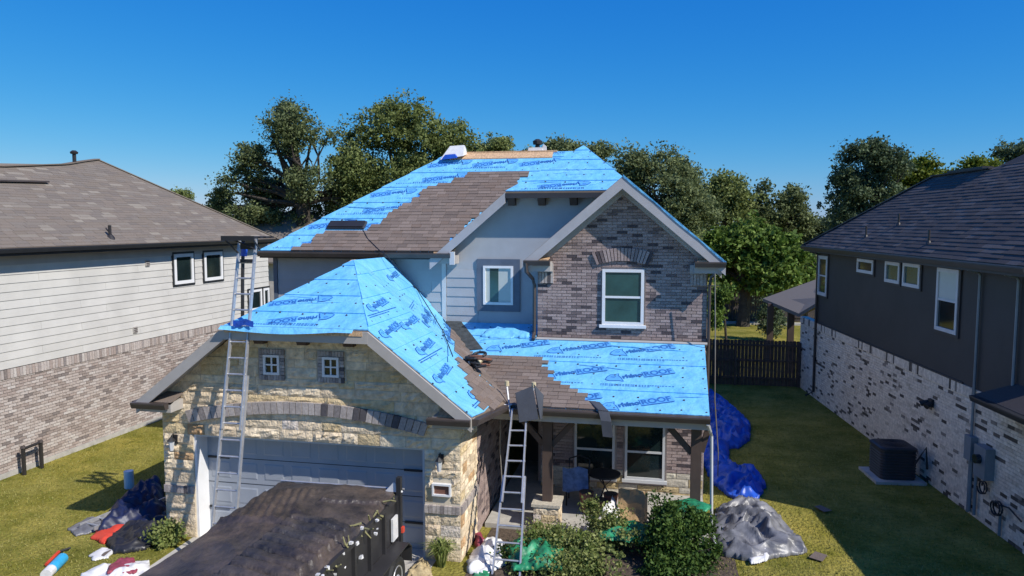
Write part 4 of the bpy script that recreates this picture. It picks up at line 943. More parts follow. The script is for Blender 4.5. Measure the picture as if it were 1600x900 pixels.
# higher rear block of the roof
q = [RP(6.9, wr), RP(5.9, -3.1), RP(2.2, -3.3)]
deck(None, [RP(6.9, wr), RP(3.4, wr - .14), RP(1.4, -3.9), RP(5.2, -3.9)], HR, mat=M['roof_right'])
for p, q in ((re_[1], re_[2]), (re_[2], re_[3])):
    MB().beam(p + V(0, 0, .02), q + V(0, 0, .02), .24, .03, np.cross(q - p, V(0, 0, 1))).build('ridge_cap', M['roof_right'], HR)
MB().beam(RP(9.2, wr - .02) + V(0, 0, .05), RP(7.2, wr - .02) + V(0, 0, .05), .3, .06, nR).build('roof_strip', M['black_trim'], HR)  # black vent strip along the ridge
gutter(HR, FR.pt(-.4, zr - .01, ew), FR.pt(13.4, zr - .01, ew), nR, M['black_trim'])
MB().box(FR, -.4, 13.4, zr - .2, zr - .14, 0, ew).build('soffit', M['dark_soffit'], HR)
for x, y in ((1353, 371), (1404, 352), (1451, 381)): pipe(HR, PLR.pt(*PLR.px(x, y)), .34, .03)
# one storey front wing with its low eave
def RW(u, w): return FR.pt(u, 2.92 + .6 * (.55 - w), w)
deck(None, [RW(-7, .55), RW(1.05, .55), RW(-.6, -1.4), RW(-7, -3.4)], HR, mat=M['roof_right'])
deck(None, [RW(1.05, .55), RW(-.6, -1.4), FR.pt(-.6, 2.92, 0), FR.pt(1.05, 2.92, 0)], HR, mat=M['roof_right'])
gutter(HR, FR.pt(-7, 2.91, .55), FR.pt(1.0, 2.91, .55), nR, M['black_trim'])
MB().box(FR, -7, 1.0, 2.74, 2.8, 0, .54).build('soffit', M['dark_soffit'], HR)
deck(None, [RW(-7, -3.4), RW(-.6, -3.4), FR.pt(-.6, 2.92, -8), FR.pt(-7, 2.92, -8)], HR, mat=M['roof_right'])
# patio roof behind
A1, A2, A3, A4 = V(4.93, 37.4, 2.8), V(5.53, 31.3, 2.8), V(6.75, 33.2, 3.0), V(6.9, 35.5, 3.62)
pt_ = [A1, A2, V(5.9, 29.2, 3.0), V(7.0, 30.2, 3.75), V(7.2, 37.0, 3.75)]
deck(None, [A1, A2, FR.pt(15.0, 3.35, -.6), FR.pt(15.0, 3.75, -1.6), V(7.6, 37.2, 3.9)], HR, name='patio_roof', mat=M['roof_left'], th=.14)
for x, y in ((5.05, 35.6), (5.55, 33.2)): MB().wbox(x - .13, x + .13, y - .13, y + .13, 0, 2.75).build('patio_post', M['brown_wood'], HR)
PB.done(); PH.done()
# wall services
ms = thing('electric_meter', 'grey utility meter boxes with looped cables low on the whitewashed brick wall', 'meter', tuple(FR.pt(1.5, 1.2, .1)))
MB().box(FR, 1.85, 2.12, 1.25, 1.78, 0, .16).build('meter_box', M['meter'], ms)
MB().box(FR, 1.18, 1.62, 1.05, 1.72, 0, .2).build('meter_box', M['meter'], ms)
MB().tube([FR.pt(1.4, 1.45, .2), FR.pt(1.4, 1.45, .3)], .1, 12).build('meter_dial', M['glass'], ms)
MB().box(FR, 1.68, 1.82, 1.1, 1.5, 0, .1).build('breaker_box', M['meter'], ms)
for a in (1.95, 1.74): MB().tube([FR.pt(a, 1.25, .07), FR.pt(a, .1, .07)], .035, 6).build('conduit', M['meter'], ms)
MB().tube([FR.pt(1.35 + .12 * math.cos(t * .5), .85 + .13 * math.sin(t * .5), .08 + .004 * t) for t in range(26)], .018, 5).build('cable_loop', M['black'], ms)
sp = thing('hose_tap', 'coiled dark hose on a tap at the foot of the whitewashed wall', 'tap', tuple(FR.pt(.75, .4, .05)))
MB().tube([FR.pt(.78 + .14 * math.cos(t * .5), .62 + .14 * math.sin(t * .5), .08 + .004 * t) for t in range(30)], .02, 5).build('hose', M['black'], sp)
MB().tube([FR.pt(.78, .5, .06), FR.pt(.78, .05, .06)], .03, 6).build('riser', M['meter'], sp)
MB().tube([FR.pt(.75, .7, .08), FR.pt(.4, .78, .12), FR.pt(.0, .66, .1)], .018, 5).build('hose_tail', M['black'], sp)
wl_ = thing('wall_lamp', 'small black lamp on the whitewashed brick wall above the air conditioner', 'lamp', tuple(FR.pt(4.0, 2.02, .02)))
MB().box(FR, 3.9, 4.1, 1.93, 2.12, 0, .07).build('back_plate', M['black'], wl_)
for s in (-.09, .09): MB().tube([FR.pt(4 + s, 2.05, .06), FR.pt(4 + s * 1.6, 1.96, .22)], [.04, .075], 8).build('lamp_head', M['black'], wl_)
# air conditioner
ac = thing('air_conditioner', 'dark louvred air conditioner unit on a concrete pad by the right wall', 'air conditioner', (5.85, 19.75, 0))
FA = Frame((5.85, 19.75, 0), eR, nR)
MB().box(FA, -.58, .58, 0, .07, -.6, .6).build('pad', M['concrete'], ac)
def rsq(r, c, z, n=5):
    pts = []
    for k, (sx, sy) in enumerate(((1, 1), (-1, 1), (-1, -1), (1, -1))):
        for i in range(n): an = math.pi / 2 * (k + i / (n - 1)); pts.append(FA.pt(sx * (r - c) + c * math.cos(an), z, sy * (r - c) + c * math.sin(an)))
    return pts
def loft(rings, cap=True):
    mb = MB(); n = len(rings[0])
    for r_ in rings: mb.v += [tuple(p) for p in r_]
    for i in range(len(rings) - 1):
        for k in range(n): mb.f.append((i * n + k, i * n + (k + 1) % n, (i + 1) * n + (k + 1) % n, (i + 1) * n + k))
    if cap: mb.f.append(tuple(range(n - 1, -1, -1))); mb.f.append(tuple(range((len(rings) - 1) * n, len(rings) * n)))
    return mb
loft([rsq(.42, .12, .07), rsq(.42, .12, .78), rsq(.45, .14, .80), rsq(.45, .14, .85), rsq(.40, .14, .88)]).build('cabinet', M['ac'], ac)
for i in range(9): loft([rsq(.432, .13, .13 + i * .07), rsq(.442, .13, .145 + i * .07), rsq(.425, .13, .165 + i * .07)], False).build('louvre', M['ac'], ac)
for r_ in (.1, .17, .24, .31):
    MB().tube([FA.pt(r_ * math.cos(t * math.pi / 12), .895, r_ * math.sin(t * math.pi / 12)) for t in range(25)], .006, 4).build('fan_guard_ring', M['black'], ac)
MB().tube([FA.pt(-.45, .5, -.35), FA.pt(-.55, .95, -.55), FA.pt(-.5, .4, -.62)], .03, 6).build('refrigerant_line', M['black'], ac)

# ================================================================== fences
def picket_fence(name, p, q, h, w, mat, label, rail=True, stuff=False, cap=False, jitter=.02):
    p = V(*p, 0); q = V(*q, 0); u = (q - p) / np.linalg.norm(q - p); L = np.linalg.norm(q - p); F = Frame(p, u, np.cross(u, V(0, 0, 1)))
    t = thing(name, label, 'fence', tuple((p + q) / 2)); n = int(L / w); j = MB()
    for i in range(n):
        dh = rnd.uniform(-jitter, jitter)
        m_ = j if stuff else MB()
        a0, a1 = i * w + .004, (i + 1) * w - .004; ww = .02
        m_.prism([F.pt(a0, 0), F.pt(a1, 0), F.pt(a1, h + dh - .03), F.pt(a1 - .03, h + dh), F.pt(a0 + .03, h + dh), F.pt(a0, h + dh - .03)], F.n * .018)
        if not stuff: m_.build('picket', mat, t)
    if stuff: j.build('pickets', mat, t, kind='stuff')
    for z in (.3, h * .55, h - .2): MB().box(F, 0, L, z - .04, z + .04, -.045, -.002).build('rail', mat, t)
    k = 0
    while k < L: MB().box(F, k, k + .09, 0, h - .05, -.14, -.047).build('post', mat, t); k += 2.4
    if cap: MB().box(F, -.02, L + .02, h + .03, h + .09, -.06, .06).build('cap_rail', M['alu'], t)
    return t
picket_fence('picket_fence', (5.45, 30.3), (1.15, 30.2), 1.82, .14, M['stake'], 'weathered dark picket fence closing the gap between the two right houses')
picket_fence('picket_fence', (1.35, 30.2), (2.55, 40.5), 1.82, .14, M['stake'], 'side picket fence running back along the sunny back yard')
picket_fence('board_fence', (24, 51.2), (2.2, 50.6), 2.25, .15, M['fence_dark'], 'long dark board fence at the far end of the back yard', stuff=True, cap=True)
picket_fence('board_fence', (2.2, 50.6), (-34, 49), 2.0, .15, M['fence_dark'], 'dark board fence behind the re-roofed house under the oaks', stuff=True)
mk('concrete_kerb', [(2.2, 48.6, .0), (16, 49.4, .0), (16, 50.0, .0), (2.2, 49.2, .0), (2.2, 48.6, .12), (16, 49.4, .12), (16, 50.0, .12), (2.2, 49.2, .12)], BOXF, M['concrete'], None, origin=(0, 0, 0), kind='structure')
# a further house glimpsed behind the left roof
hb = thing('distant_house', 'low brown roofed house glimpsed behind the left roof under the oak', 'house', (-24, 42, 0))
MB().wbox(-30, -19, 40, 48, 0, 4.2).build('wall', M['lmortar'], hb)
for pts in ([(-30.5, 39.5, 4.2), (-18.5, 39.5, 4.2), (-22, 44, 7.2), (-27, 44, 7.2)], [(-18.5, 39.5, 4.2), (-18.5, 48.5, 4.2), (-22, 44, 7.2)], [(-30.5, 48.5, 4.2), (-30.5, 39.5, 4.2), (-27, 44, 7.2)], [(-18.5, 48.5, 4.2), (-30.5, 48.5, 4.2), (-27, 44, 7.2), (-22, 44, 7.2)]):
    deck(None, pts, hb, name='roof', mat=M['roof_left'])
for x in (-26, -22): window(Frame((0, 40, 0), (1, 0, 0), (0, -1, 0)), x, x + 1.2, 1, 2.4, hb, M['white'], M['glass'], sash=True)
# ================================================================== vegetation
def leaf_mesh(name, centers, size, mat, rs, up=.35, aspect=.6, clumpc=None):
    """one small bent leaf face per centre; returns mesh with a random value per face"""
    n = len(centers); c = np.array(centers)
    d = rs.normal(size=(n, 3)); d[:, 2] += up; d /= np.linalg.norm(d, axis=1)[:, None]
    t = rs.normal(size=(n, 3)); t -= d * (t * d).sum(1)[:, None]; t /= np.linalg.norm(t, axis=1)[:, None]; b = np.cross(d, t)
    s = (size * rs.uniform(.6, 1.35, n))[:, None]
    q = np.stack([c - t * s, c - b * s * aspect + d * s * .12, c + t * s, c + b * s * aspect + d * s * .12], 1).reshape(-1, 3)
    me = bpy.data.meshes.new(name); me.vertices.add(4 * n); me.vertices.foreach_set('co', q.ravel())
    me.loops.add(4 * n); me.loops.foreach_set('vertex_index', np.arange(4 * n, dtype=np.int32))
    me.polygons.add(n); me.polygons.foreach_set('loop_start', np.arange(0, 4 * n, 4, dtype=np.int32)); me.polygons.foreach_set('loop_total', np.full(n, 4, np.int32))
    me.materials.append(mat); a = me.attributes.new('rnd', 'FLOAT', 'FACE')
    r = rs.uniform(0, 1, n) * .5 + (clumpc if clumpc is not None else .25); a.data.foreach_set('value', np.mod(np.clip(r, 0, .999), 1).astype(np.float32))
    me.update(calc_edges=True); return me
def tree(kind, label, base, blobs, mat, leaf=.16, clumps=260, per=60, clump_r=.75, seed=1, trunk=.35, fork=.35, limbs=14, group='trees beyond the back fences', gap=.0, bark='bark', shell=.5, flat=.75, up=.35):
    """blobs: list of (x, y, z, rx, ry, rz) in world metres making the crown"""
    rs = np.random.RandomState(seed); T = thing(kind, label, 'tree', (base[0], base[1], 0), group)
    sh = lambda r: max(r * .45, r - clump_r * .35)
    if clump_r > .5: clumps = int(clumps * 2.3); per = int(per * .5); clump_r *= .68; leaf *= .95
    blobs = [(b[0], b[1], b[2], sh(b[3]), sh(b[4]), sh(b[5])) for b in blobs]
    vol = np.array([b[3] * b[5] * b[4] for b in blobs]) ** .8; vol /= vol.sum(); cc = []; 
    while len(cc) < clumps:
        b = blobs[rs.choice(len(blobs), p=vol)]; d = rs.normal(size=3); d /= np.linalg.norm(d); r = rs.uniform(shell, 1) ** .6
        p = V(b[0] + d[0] * r * b[3], b[1] + d[1] * r * b[4], b[2] + d[2] * r * b[5])
        if noise.noise(Vector(p * .42) + Vector((seed * 7.1, 0, 0))) < gap - .30: continue
        cc.append(p)
    cc = np.array(cc); ex = rs.choice(len(cc), len(cc) // 7, replace=False); ctr = np.array([np.mean([b[i] for b in blobs]) for i in range(3)])
    dd = cc[ex] - ctr; cc[ex] += dd / (np.linalg.norm(dd, axis=1)[:, None] + 1e-6) * rs.uniform(.2, 1.1, (len(ex), 1)) * clump_r * 1.2
    off = rs.normal(size=(clumps, per, 3)); off /= (np.linalg.norm(off, axis=2)[:, :, None] + 1e-6); off *= (rs.uniform(0, 1, (clumps, per, 1)) ** .75) * clump_r * rs.uniform(.35, 1.9, (clumps, 1, 1)) * rs.uniform(.6, 1.4, (clumps, 1, 3)); off[:, :, 2] *= flat
    pts = (cc[:, None, :] + off).reshape(-1, 3) - V(base[0], base[1], 0)
    cv = np.repeat(rs.uniform(-.12, .45, clumps), per)
    me = leaf_mesh('crown', pts, leaf, mat, rs, clumpc=cv, up=up); o = bpy.data.objects.new('crown', me); place(o, T, (base[0], base[1], 0))
    # trunk and limbs
    mb = MB(); zt = min(b[2] - b[5] for b in blobs); ztop = max(b[2] for b in blobs); fz = max(min(1.2, ztop * .35), zt + (ztop - zt) * fork * .5); B = V(base[0], base[1], 0)
    cen = np.mean([b[:3] for b in blobs], axis=0); F0 = B + V((cen[0] - B[0]) * .1, 0, fz)
    mb.tube([B, B + (F0 - B) * .5 + V(rs.uniform(-.1, .1), 0, 0), F0], [trunk * 1.25, trunk, trunk * .85], 9); mb.build('trunk', M[bark], T)
    mb = MB(); idx = rs.choice(clumps, min(limbs, clumps), replace=False)
    for k in idx:
        e = cc[k]; wb_ = min(1, clump_r * 1.4); m1 = F0 + (e - F0) * .35 + V(*rs.uniform(-.5, .5, 2), rs.uniform(-.2, .7)) * wb_; m2 = F0 + (e - F0) * .7 + V(*rs.uniform(-.5, .5, 2), rs.uniform(-.2, .5)) * wb_
        r0 = trunk * rs.uniform(.3, .55); mb.tube([F0, m1, m2, e], [r0, r0 * .7, r0 * .4, r0 * .12], 6)
        for j in range(4):
            n_ = cc[np.argsort(np.linalg.norm(cc - m2, axis=1))[rs.randint(1, 25)]]; mb.tube([m2, (m2 + n_) / 2 + rs.uniform(-.2, .2, 3) * wb_, n_], [r0 * .35, r0 * .22, r0 * .06], 5)
    mb.build('limbs', M[bark], T); return T
def blob(px, py, Y, rpx, rpy, ry=None):
    """crown lobe seen at photo pixel px, py at depth Y with pixel radii"""
    P = atY(px, py, Y); s = (P - CO) @ _fw / F_PX; return (P[0], P[1], P[2], rpx * s, ry or rpx * s, rpy * s)
def tp(px, Y): P = atY(px, 350, Y); return (P[0], P[1])
tree('oak_tree', 'spreading dark live oak with open crooked limbs left of the blue roof', tp(478, 43),
     [blob(*b) for b in ((455, 205, 42, 44, 46), (395, 245, 42, 34, 26), (505, 230, 43, 40, 36), (365, 285, 42, 32, 26), (420, 300, 44, 50, 28), (480, 285, 42, 45, 34), (445, 172, 43, 26, 16), (400, 335, 43, 55, 24), (345, 305, 42, 22, 14), (500, 330, 44, 50, 30), (430, 350, 45, 70, 20), (545, 250, 44, 34, 40), (535, 300, 44, 34, 40), (400, 270, 43, 40, 30), (350, 320, 43, 34, 20))],
     M['oak'], leaf=.085, clumps=520, per=105, clump_r=.66, seed=3, trunk=.5, limbs=44, gap=.10, fork=.5, shell=.15)
tree('oak_tree', 'tall broad olive green oak rising directly behind the left roof slope', tp(620, 45),
     [blob(*b) for b in ((605, 205, 45, 52, 46), (660, 230, 45, 55, 44), (560, 265, 44, 50, 50), (620, 280, 45, 70, 55), (700, 215, 46, 40, 30), (720, 250, 46, 45, 34), (600, 330, 45, 80, 50), (530, 320, 45, 34, 45), (550, 225, 45, 22, 34), (640, 180, 45, 40, 24), (680, 300, 45, 60, 50), (570, 300, 45, 50, 50))],
     M['oak2'], leaf=.095, clumps=760, per=110, clump_r=.72, seed=4, trunk=.5, limbs=24, gap=-.08, shell=.3)
tree('distant_tree', 'small pale green tree topping the ridge boards left of the vent', tp(790, 62), [blob(*b) for b in ((745, 238, 62, 24, 16), (785, 232, 62, 30, 20), (820, 236, 62, 18, 14))], M['oak2'], leaf=.12, clumps=90, per=70, clump_r=.75, seed=5, limbs=10, gap=.05, shell=.3)
tree('distant_tree', 'dark round topped tree just left of the blue roof peak', tp(876, 60), [blob(*b) for b in ((872, 232, 60, 26, 17), (905, 240, 60, 26, 18), (938, 236, 60, 20, 16))], M['oak'], leaf=.12, clumps=90, per=75, clump_r=.75, seed=6, limbs=10, shell=.3)
tree('oak_tree', 'dense dark oak standing just right of the blue roof peak', tp(1030, 46), [blob(*b) for b in ((995, 262, 46, 34, 28), (1035, 265, 46, 46, 32), (1068, 285, 46, 34, 30), (1040, 310, 45, 60, 40), (1075, 330, 45, 50, 40), (975, 290, 46, 30, 30))], M['oak'], leaf=.095, clumps=330, per=100, clump_r=.7, seed=7, limbs=16, shell=.3)
tree('shade_tree', 'rounded mid green tree between the dark oak and the feathery one', tp(1135, 56), [blob(*b) for b in ((1130, 292, 56, 26, 26), (1150, 305, 56, 30, 26), (1115, 320, 56, 30, 34), (1140, 345, 56, 40, 30))], M['oak2'], leaf=.12, clumps=170, per=80, clump_r=.75, seed=8, limbs=12, gap=.05, shell=.3)
tree('shade_tree', 'feathery tree with sky showing through at the right of the central gap', tp(1212, 58), [blob(*b) for b in ((1200, 300, 58, 32, 22), (1230, 308, 58, 28, 24), (1215, 335, 58, 45, 30), (1185, 330, 58, 30, 30), (1250, 345, 58, 24, 20))], M['oak'], leaf=.12, clumps=170, per=80, clump_r=.75, seed=9, limbs=12, gap=.1, shell=.3)
tree('broadleaf_tree', 'low bright green broadleaf tree crowding over the far fence', tp(1165, 48), [blob(*b) for b in ((1130, 385, 48, 40, 34), (1175, 380, 48, 48, 36), (1220, 395, 48, 46, 34), (1150, 420, 48, 50, 34), (1205, 430, 48, 50, 32), (1255, 415, 49, 26, 34), (1110, 400, 48, 30, 40))], M['green'], leaf=.15, clumps=380, per=60, clump_r=.6, seed=10, limbs=14, shell=.45, gap=-.05)
tree('conical_shrub', 'small dark conical evergreen on the sunny back lawn', (6.0, 42.0), [(6.0, 42.0, 1.3, .75, .75, 1.2), (6.0, 42, 2.1, .45, .45, .7)], M['pine'], leaf=.06, clumps=90, per=60, clump_r=.3, seed=11, trunk=.08, limbs=6, group=None)
tree('climbing_shrub', 'bright leafy shrub climbing beside the right corner of the brick gable', (3.0, 35.0), [blob(*b) for b in ((1118, 485, 34, 12, 30), (1128, 460, 34, 14, 14))], M['green'], leaf=.08, clumps=60, per=50, clump_r=.35, seed=12, trunk=.06, limbs=8, group=None)
tree('pine_tree', 'tall dark pine standing above the far end of the charcoal roof', tp(1352, 50), [blob(*b) for b in ((1345, 242, 50, 46, 28), (1378, 255, 50, 42, 32), (1330, 280, 50, 36, 24), (1360, 300, 50, 48, 30), (1315, 320, 50, 30, 24), (1345, 345, 50, 50, 26))], M['pine'], leaf=.10, clumps=280, per=95, clump_r=.66, seed=13, trunk=.25, limbs=22, gap=.0, shell=.15)
tree('shade_tree', 'yellow green tree right of the tall pine behind the charcoal roof', tp(1450, 54), [blob(*b) for b in ((1455, 262, 54, 34, 24), (1425, 280, 54, 34, 26), (1480, 280, 54, 20, 18), (1440, 305, 54, 50, 24))], M['bright'], leaf=.11, clumps=190, per=80, clump_r=.7, seed=14, limbs=12, shell=.3)
tree('shade_tree', 'sunlit lime coloured tree above the middle of the charcoal ridge', tp(1535, 58), [blob(*b) for b in ((1532, 262, 58, 26, 20), (1550, 275, 58, 30, 18))], M['bright'], leaf=.12, clumps=110, per=75, clump_r=.7, seed=15, limbs=8, shell=.3)
tree('pine_tree', 'grey green tree at the right edge of the picture over the roof', tp(1590, 60), [blob(*b) for b in ((1572, 248, 60, 26, 20), (1605, 245, 60, 30, 24), (1590, 275, 60, 40, 24))], M['pine'], leaf=.12, clumps=140, per=80, clump_r=.75, seed=16, limbs=10, gap=.05, shell=.3)
tree('distant_tree', 'low dark tree filling the gap beside the corner of the charcoal roof', tp(1270, 64), [blob(*b) for b in ((1275, 362, 64, 34, 22), (1240, 362, 64, 34, 20), (1310, 345, 62, 24, 24))], M['pine'], leaf=.13, clumps=130, per=75, clump_r=.8, seed=17, limbs=8, shell=.3)
tree('distant_tree', 'small tree peeking over the slope of the left roof', tp(288, 60), [blob(*b) for b in ((285, 310, 60, 22, 14), (305, 330, 60, 24, 16))], M['oak2'], leaf=.12, clumps=60, per=70, clump_r=.7, seed=18, limbs=6, shell=.3)
# far woodland closing the horizon
def woods():
    rs = np.random.RandomState(40); pts = []; 
    for k in range(1500):
        an = R(rs.uniform(-62, 42)); d = rs.uniform(120, 175); x, y = math.sin(an) * d, math.cos(an) * d; h = 3 + 3.2 * (noise.noise(Vector((x * .05, y * .02, 0))) + .7)
        c = V(x, y, rs.uniform(0, h)); pts.append(c + rs.normal(size=(26, 3)) * V(1.6, 1.6, 1.0))
    me = leaf_mesh('far_woodland', np.concatenate(pts), .5, M['oak2'], rs); o = bpy.data.objects.new('far_woodland', me); place(o, None, (0, 0, 0)); o['kind'] = 'stuff'; o['label'] = 'distant woodland along the horizon behind the yards'; o['category'] = 'woodland'
woods()
# shrubs by the porch
def shrub(label, base, blobs, mat, leaf, clumps, per, cr, seed, trunk=.03, name='garden_shrub', group=None, **k):
    return tree(name, label, base, blobs, M[mat], leaf=leaf, clumps=clumps, per=per, clump_r=cr, seed=seed, trunk=trunk, limbs=10, group=group, fork=.2, **k)
shrub('wide olive green shrub sprawling in front of the porch', (-1.25, 13.6), [blob(*b) for b in ((848, 805, 14.4, 34, 30, .35), (900, 800, 14.4, 40, 30, .4), (950, 825, 14.2, 40, 30, .4), (975, 880, 13.2, 50, 30, .5), (870, 855, 13.6, 60, 36, .5), (935, 860, 13.4, 55, 36, .5), (985, 850, 13.6, 34, 30, .4), (830, 880, 13.2, 40, 28, .4), (900, 885, 13.0, 70, 30, .5))], 'olive', .032, 430, 80, .19, 21, shell=.1, gap=.08)
shrub('dense dark green shrub right of the porch steps', (.35, 13.8), [blob(*b) for b in ((1060, 815, 14.0, 48, 38, .5), (1030, 850, 13.8, 40, 40, .45), (1085, 860, 13.8, 42, 38, .45), (1050, 890, 13.4, 60, 30, .5), (1095, 815, 14.2, 24, 24, .3))], 'shrub', .036, 280, 80, .17, 22, shell=.2)
shrub('small shrub with yellow green leaves at the foot of the left stone pier', (-9.85, 12.6), [blob(*b) for b in ((262, 835, 12.6, 22, 18, .25), (287, 825, 12.5, 18, 16, .22), (272, 852, 12.4, 30, 16, .28))], 'olive', .040, 60, 45, .15, 23)
shrub('low leafy plant among the white wrappers at the foot of the porch ladder', (-2.5, 13.4), [blob(*b) for b in ((800, 860, 13.4, 26, 22, .25), (770, 880, 13.2, 24, 18, .25))], 'shrub', .032, 70, 50, .14, 24)
# spiky grass clump by the right pier
def spiky(label, base, n, h, seed):
    rs = np.random.RandomState(seed); T = thing('spiky_grass', label, 'plant', (base[0], base[1], 0)); mb = MB()
    for i in range(n):
        an = rs.uniform(0, 6.28); l = h * rs.uniform(.6, 1.1); o = rs.uniform(.2, .75); w = .012
        p0 = V(base[0] + rs.uniform(-.06, .06), base[1] + rs.uniform(-.06, .06), 0); d = V(math.cos(an), math.sin(an), 0); s = V(-d[1], d[0], 0)
        p1 = p0 + d * l * o * .4 + V(0, 0, l * .7); p2 = p0 + d * l * o + V(0, 0, l * (.9 - o * .4)); b = len(mb.v)
        mb.v += [tuple(p0 - s * w), tuple(p0 + s * w), tuple(p1 + s * w), tuple(p1 - s * w), tuple(p2)]; mb.f += [(b, b + 1, b + 2, b + 3), (b + 3, b + 2, b + 4)]
    mk('blades', mb.v, mb.f, M['olive'], T, fixn=False, rndattr=list(rs.uniform(0, 1, len(mb.f)))); return T
g = gnd(692, 895); spiky('spiky yellow green grass clump in front of the right stone pier', (g[0] - .1, g[1] + .25), 200, .62, 31)
# lawn blades near the camera
def blades():
    rs = np.random.RandomState(50); n = 110000; x = np.empty(0); y = np.empty(0)
    x = rs.uniform(-16.1, 7.0, n); y = 9.5 + 20 * rs.uniform(0, 1, n) ** 1.6
    k = ~((x > -10.05) & (x < 1.1) & (y > 12.4)) & ~((x > -9.35) & (x < -4.05)) & ((x < -9.3) | (x > -.2)); x = x[k]; y = y[k]; n = len(x)
    h = rs.uniform(.02, .06, n); an = rs.uniform(0, 6.28, n); dx = np.cos(an) * .008; dy = np.sin(an) * .008; lx = rs.normal(size=n) * .02; ly = rs.normal(size=n) * .02
    z = np.zeros(n); v = np.stack([np.stack([x - dx, y - dy, z], 1), np.stack([x + dx, y + dy, z], 1), np.stack([x + lx, y + ly, h], 1)], 1).reshape(-1, 3)
    me = bpy.data.meshes.new('grass'); me.vertices.add(3 * n); me.vertices.foreach_set('co', v.ravel()); me.loops.add(3 * n); me.loops.foreach_set('vertex_index', np.arange(3 * n, dtype=np.int32))
    me.polygons.add(n); me.polygons.foreach_set('loop_start', np.arange(0, 3 * n, 3, dtype=np.int32)); me.polygons.foreach_set('loop_total', np.full(n, 3, np.int32)); me.materials.append(M['blade'])
    a = me.attributes.new('rnd', 'FLOAT', 'FACE'); a.data.foreach_set('value', rs.uniform(0, 1, n).astype(np.float32)); me.update(calc_edges=True)
    o = bpy.data.objects.new('grass', me); place(o, None, (0, 0, 0)); o['kind'] = 'stuff'; o['label'] = 'short mown yellow green grass of the front and side lawns'; o['category'] = 'grass'
blades()

# ================================================================== crumpled sheets
def sheet_heap(name, outline, h, mat, label, cat, seed=0, w2=.22, z0=.01, cell=.05, freq=2.2, edge=.25, base=None, parent=None, ridged=1.0, part=None, group=None, smooth=True, slope=None):
    """crumpled fabric over a ground outline: folds from ridged noise, thinning to the edge"""
    xs = [p[0] for p in outline]; ys = [p[1] for p in outline]; x0, x1, y0, y1 = min(xs), max(xs), min(ys), max(ys)
    nx = int((x1 - x0) / cell) + 2; ny = int((y1 - y0) / cell) + 2; idx = {}; vs = []; fs = []
    segs = [(V(*outline[i]), V(*outline[(i + 1) % len(outline)])) for i in range(len(outline))]
    def ed(x, y):
        p = V(x, y); m = 9
        for a, b in segs:
            t = max(0, min(1, ((p - a) @ (b - a)) / ((b - a) @ (b - a) + 1e-9))); m = min(m, np.linalg.norm(p - a - (b - a) * t))
        return m
    def hh(x, y):
        sx = x + .25 * noise.noise(Vector((x * 1.7, y * 1.7, seed))); sy = y + .25 * noise.noise(Vector((x * 1.7 + 9, y * 1.7, seed)))
        r1 = 1 - abs(noise.noise(Vector((sx * freq, sy * freq, seed + .3)))) * 2.6; r2 = 1 - abs(noise.noise(Vector((sx * freq * 2.3, sy * freq * 2.3, seed + 5)))) * 2.6
        lo = .5 + .5 * noise.noise(Vector((x * .8, y * .8, seed + 2)))
        return max(0, .35 * lo + .5 * max(r1, 0) * ridged + w2 * max(r2, 0) * ridged)
    for j in range(ny + 1):
        for i in range(nx + 1):
            x, y = x0 + i * cell, y0 + j * cell; jx = .25 * noise.noise(Vector((x * 4, y * 4, seed + 11))) * .4; jy = .25 * noise.noise(Vector((x * 4, y * 4, seed + 17))) * .4
            if inside(outline, x + jx, y + jy):
                e = ed(x, y); f = min(1, e / edge) ** .6
                zz = z0 + (slope(x, y) if slope else 0) + h * hh(x, y) * (.15 + .85 * f) + .01
                idx[(i, j)] = len(vs); vs.append((x + jx * .5, y + jy * .5, zz))
    for (i, j) in list(idx):
        q = [(i, j), (i + 1, j), (i + 1, j + 1), (i, j + 1)]
        if all(k in idx for k in q): fs.append(tuple(idx[k] for k in q))
    top = len(fs)
    # skirt down to the base so that it has thickness
    from collections import Counter
    ec = Counter()
    for f in fs:
        for k in range(4): ec[tuple(sorted((f[k], f[(k + 1) % 4])))] += 1
    low = {}
    for f in fs[:top]:
        for k in range(4):
            a, b = f[k], f[(k + 1) % 4]
            if ec[tuple(sorted((a, b)))] == 1:
                for c in (a, b):
                    if c not in low:
                        low[c] = len(vs); v = vs[c]; vs.append((v[0], v[1], z0 + (slope(v[0], v[1]) if slope else 0)))
                fs.append((a, low[a], low[b], b))
    if parent is not None: return mk(part or name, vs, fs, mat, parent, smooth=smooth, fixn=False)
    cx, cy = sum(xs) / len(xs), sum(ys) / len(ys)
    return mk(name, vs, fs, mat, None, origin=(cx, cy, z0), smooth=smooth, label=label, cat=cat, group=group, fixn=False)
def G(pts, z=0): return [tuple(gnd(x, y, z)[:2]) for x, y in pts]
sheet_heap('grey_tarp', G([(1120, 800), (1150, 785), (1185, 788), (1215, 808), (1250, 845), (1262, 865), (1225, 872), (1175, 880), (1130, 872), (1112, 840)]), .46, M['tarp_grey'], 'crumpled silver grey tarp heaped on the sunlit grass right of the shrub', 'tarp', 3, cell=.035, freq=1.7, edge=.6, w2=.3)
sheet_heap('blue_tarp', G([(1098, 606), (1122, 622), (1150, 642), (1174, 664), (1172, 690), (1155, 702), (1140, 702), (1140, 722), (1155, 738), (1185, 740), (1198, 762), (1182, 786), (1142, 780), (1110, 757), (1094, 715), (1090, 650)]), .46, M['tarp_blue'], 'royal blue tarp trailing in folds along the right side of the house', 'tarp', 8, cell=.045, freq=2.2, edge=.45, w2=.32)
sheet_heap('white_bag', G([(1168, 872), (1185, 862), (1205, 868), (1200, 882), (1172, 886)], .0), .2, M['plastic_white'], 'small white plastic bag at the front edge of the grey tarp', 'bag', 5, cell=.025, z0=.05)
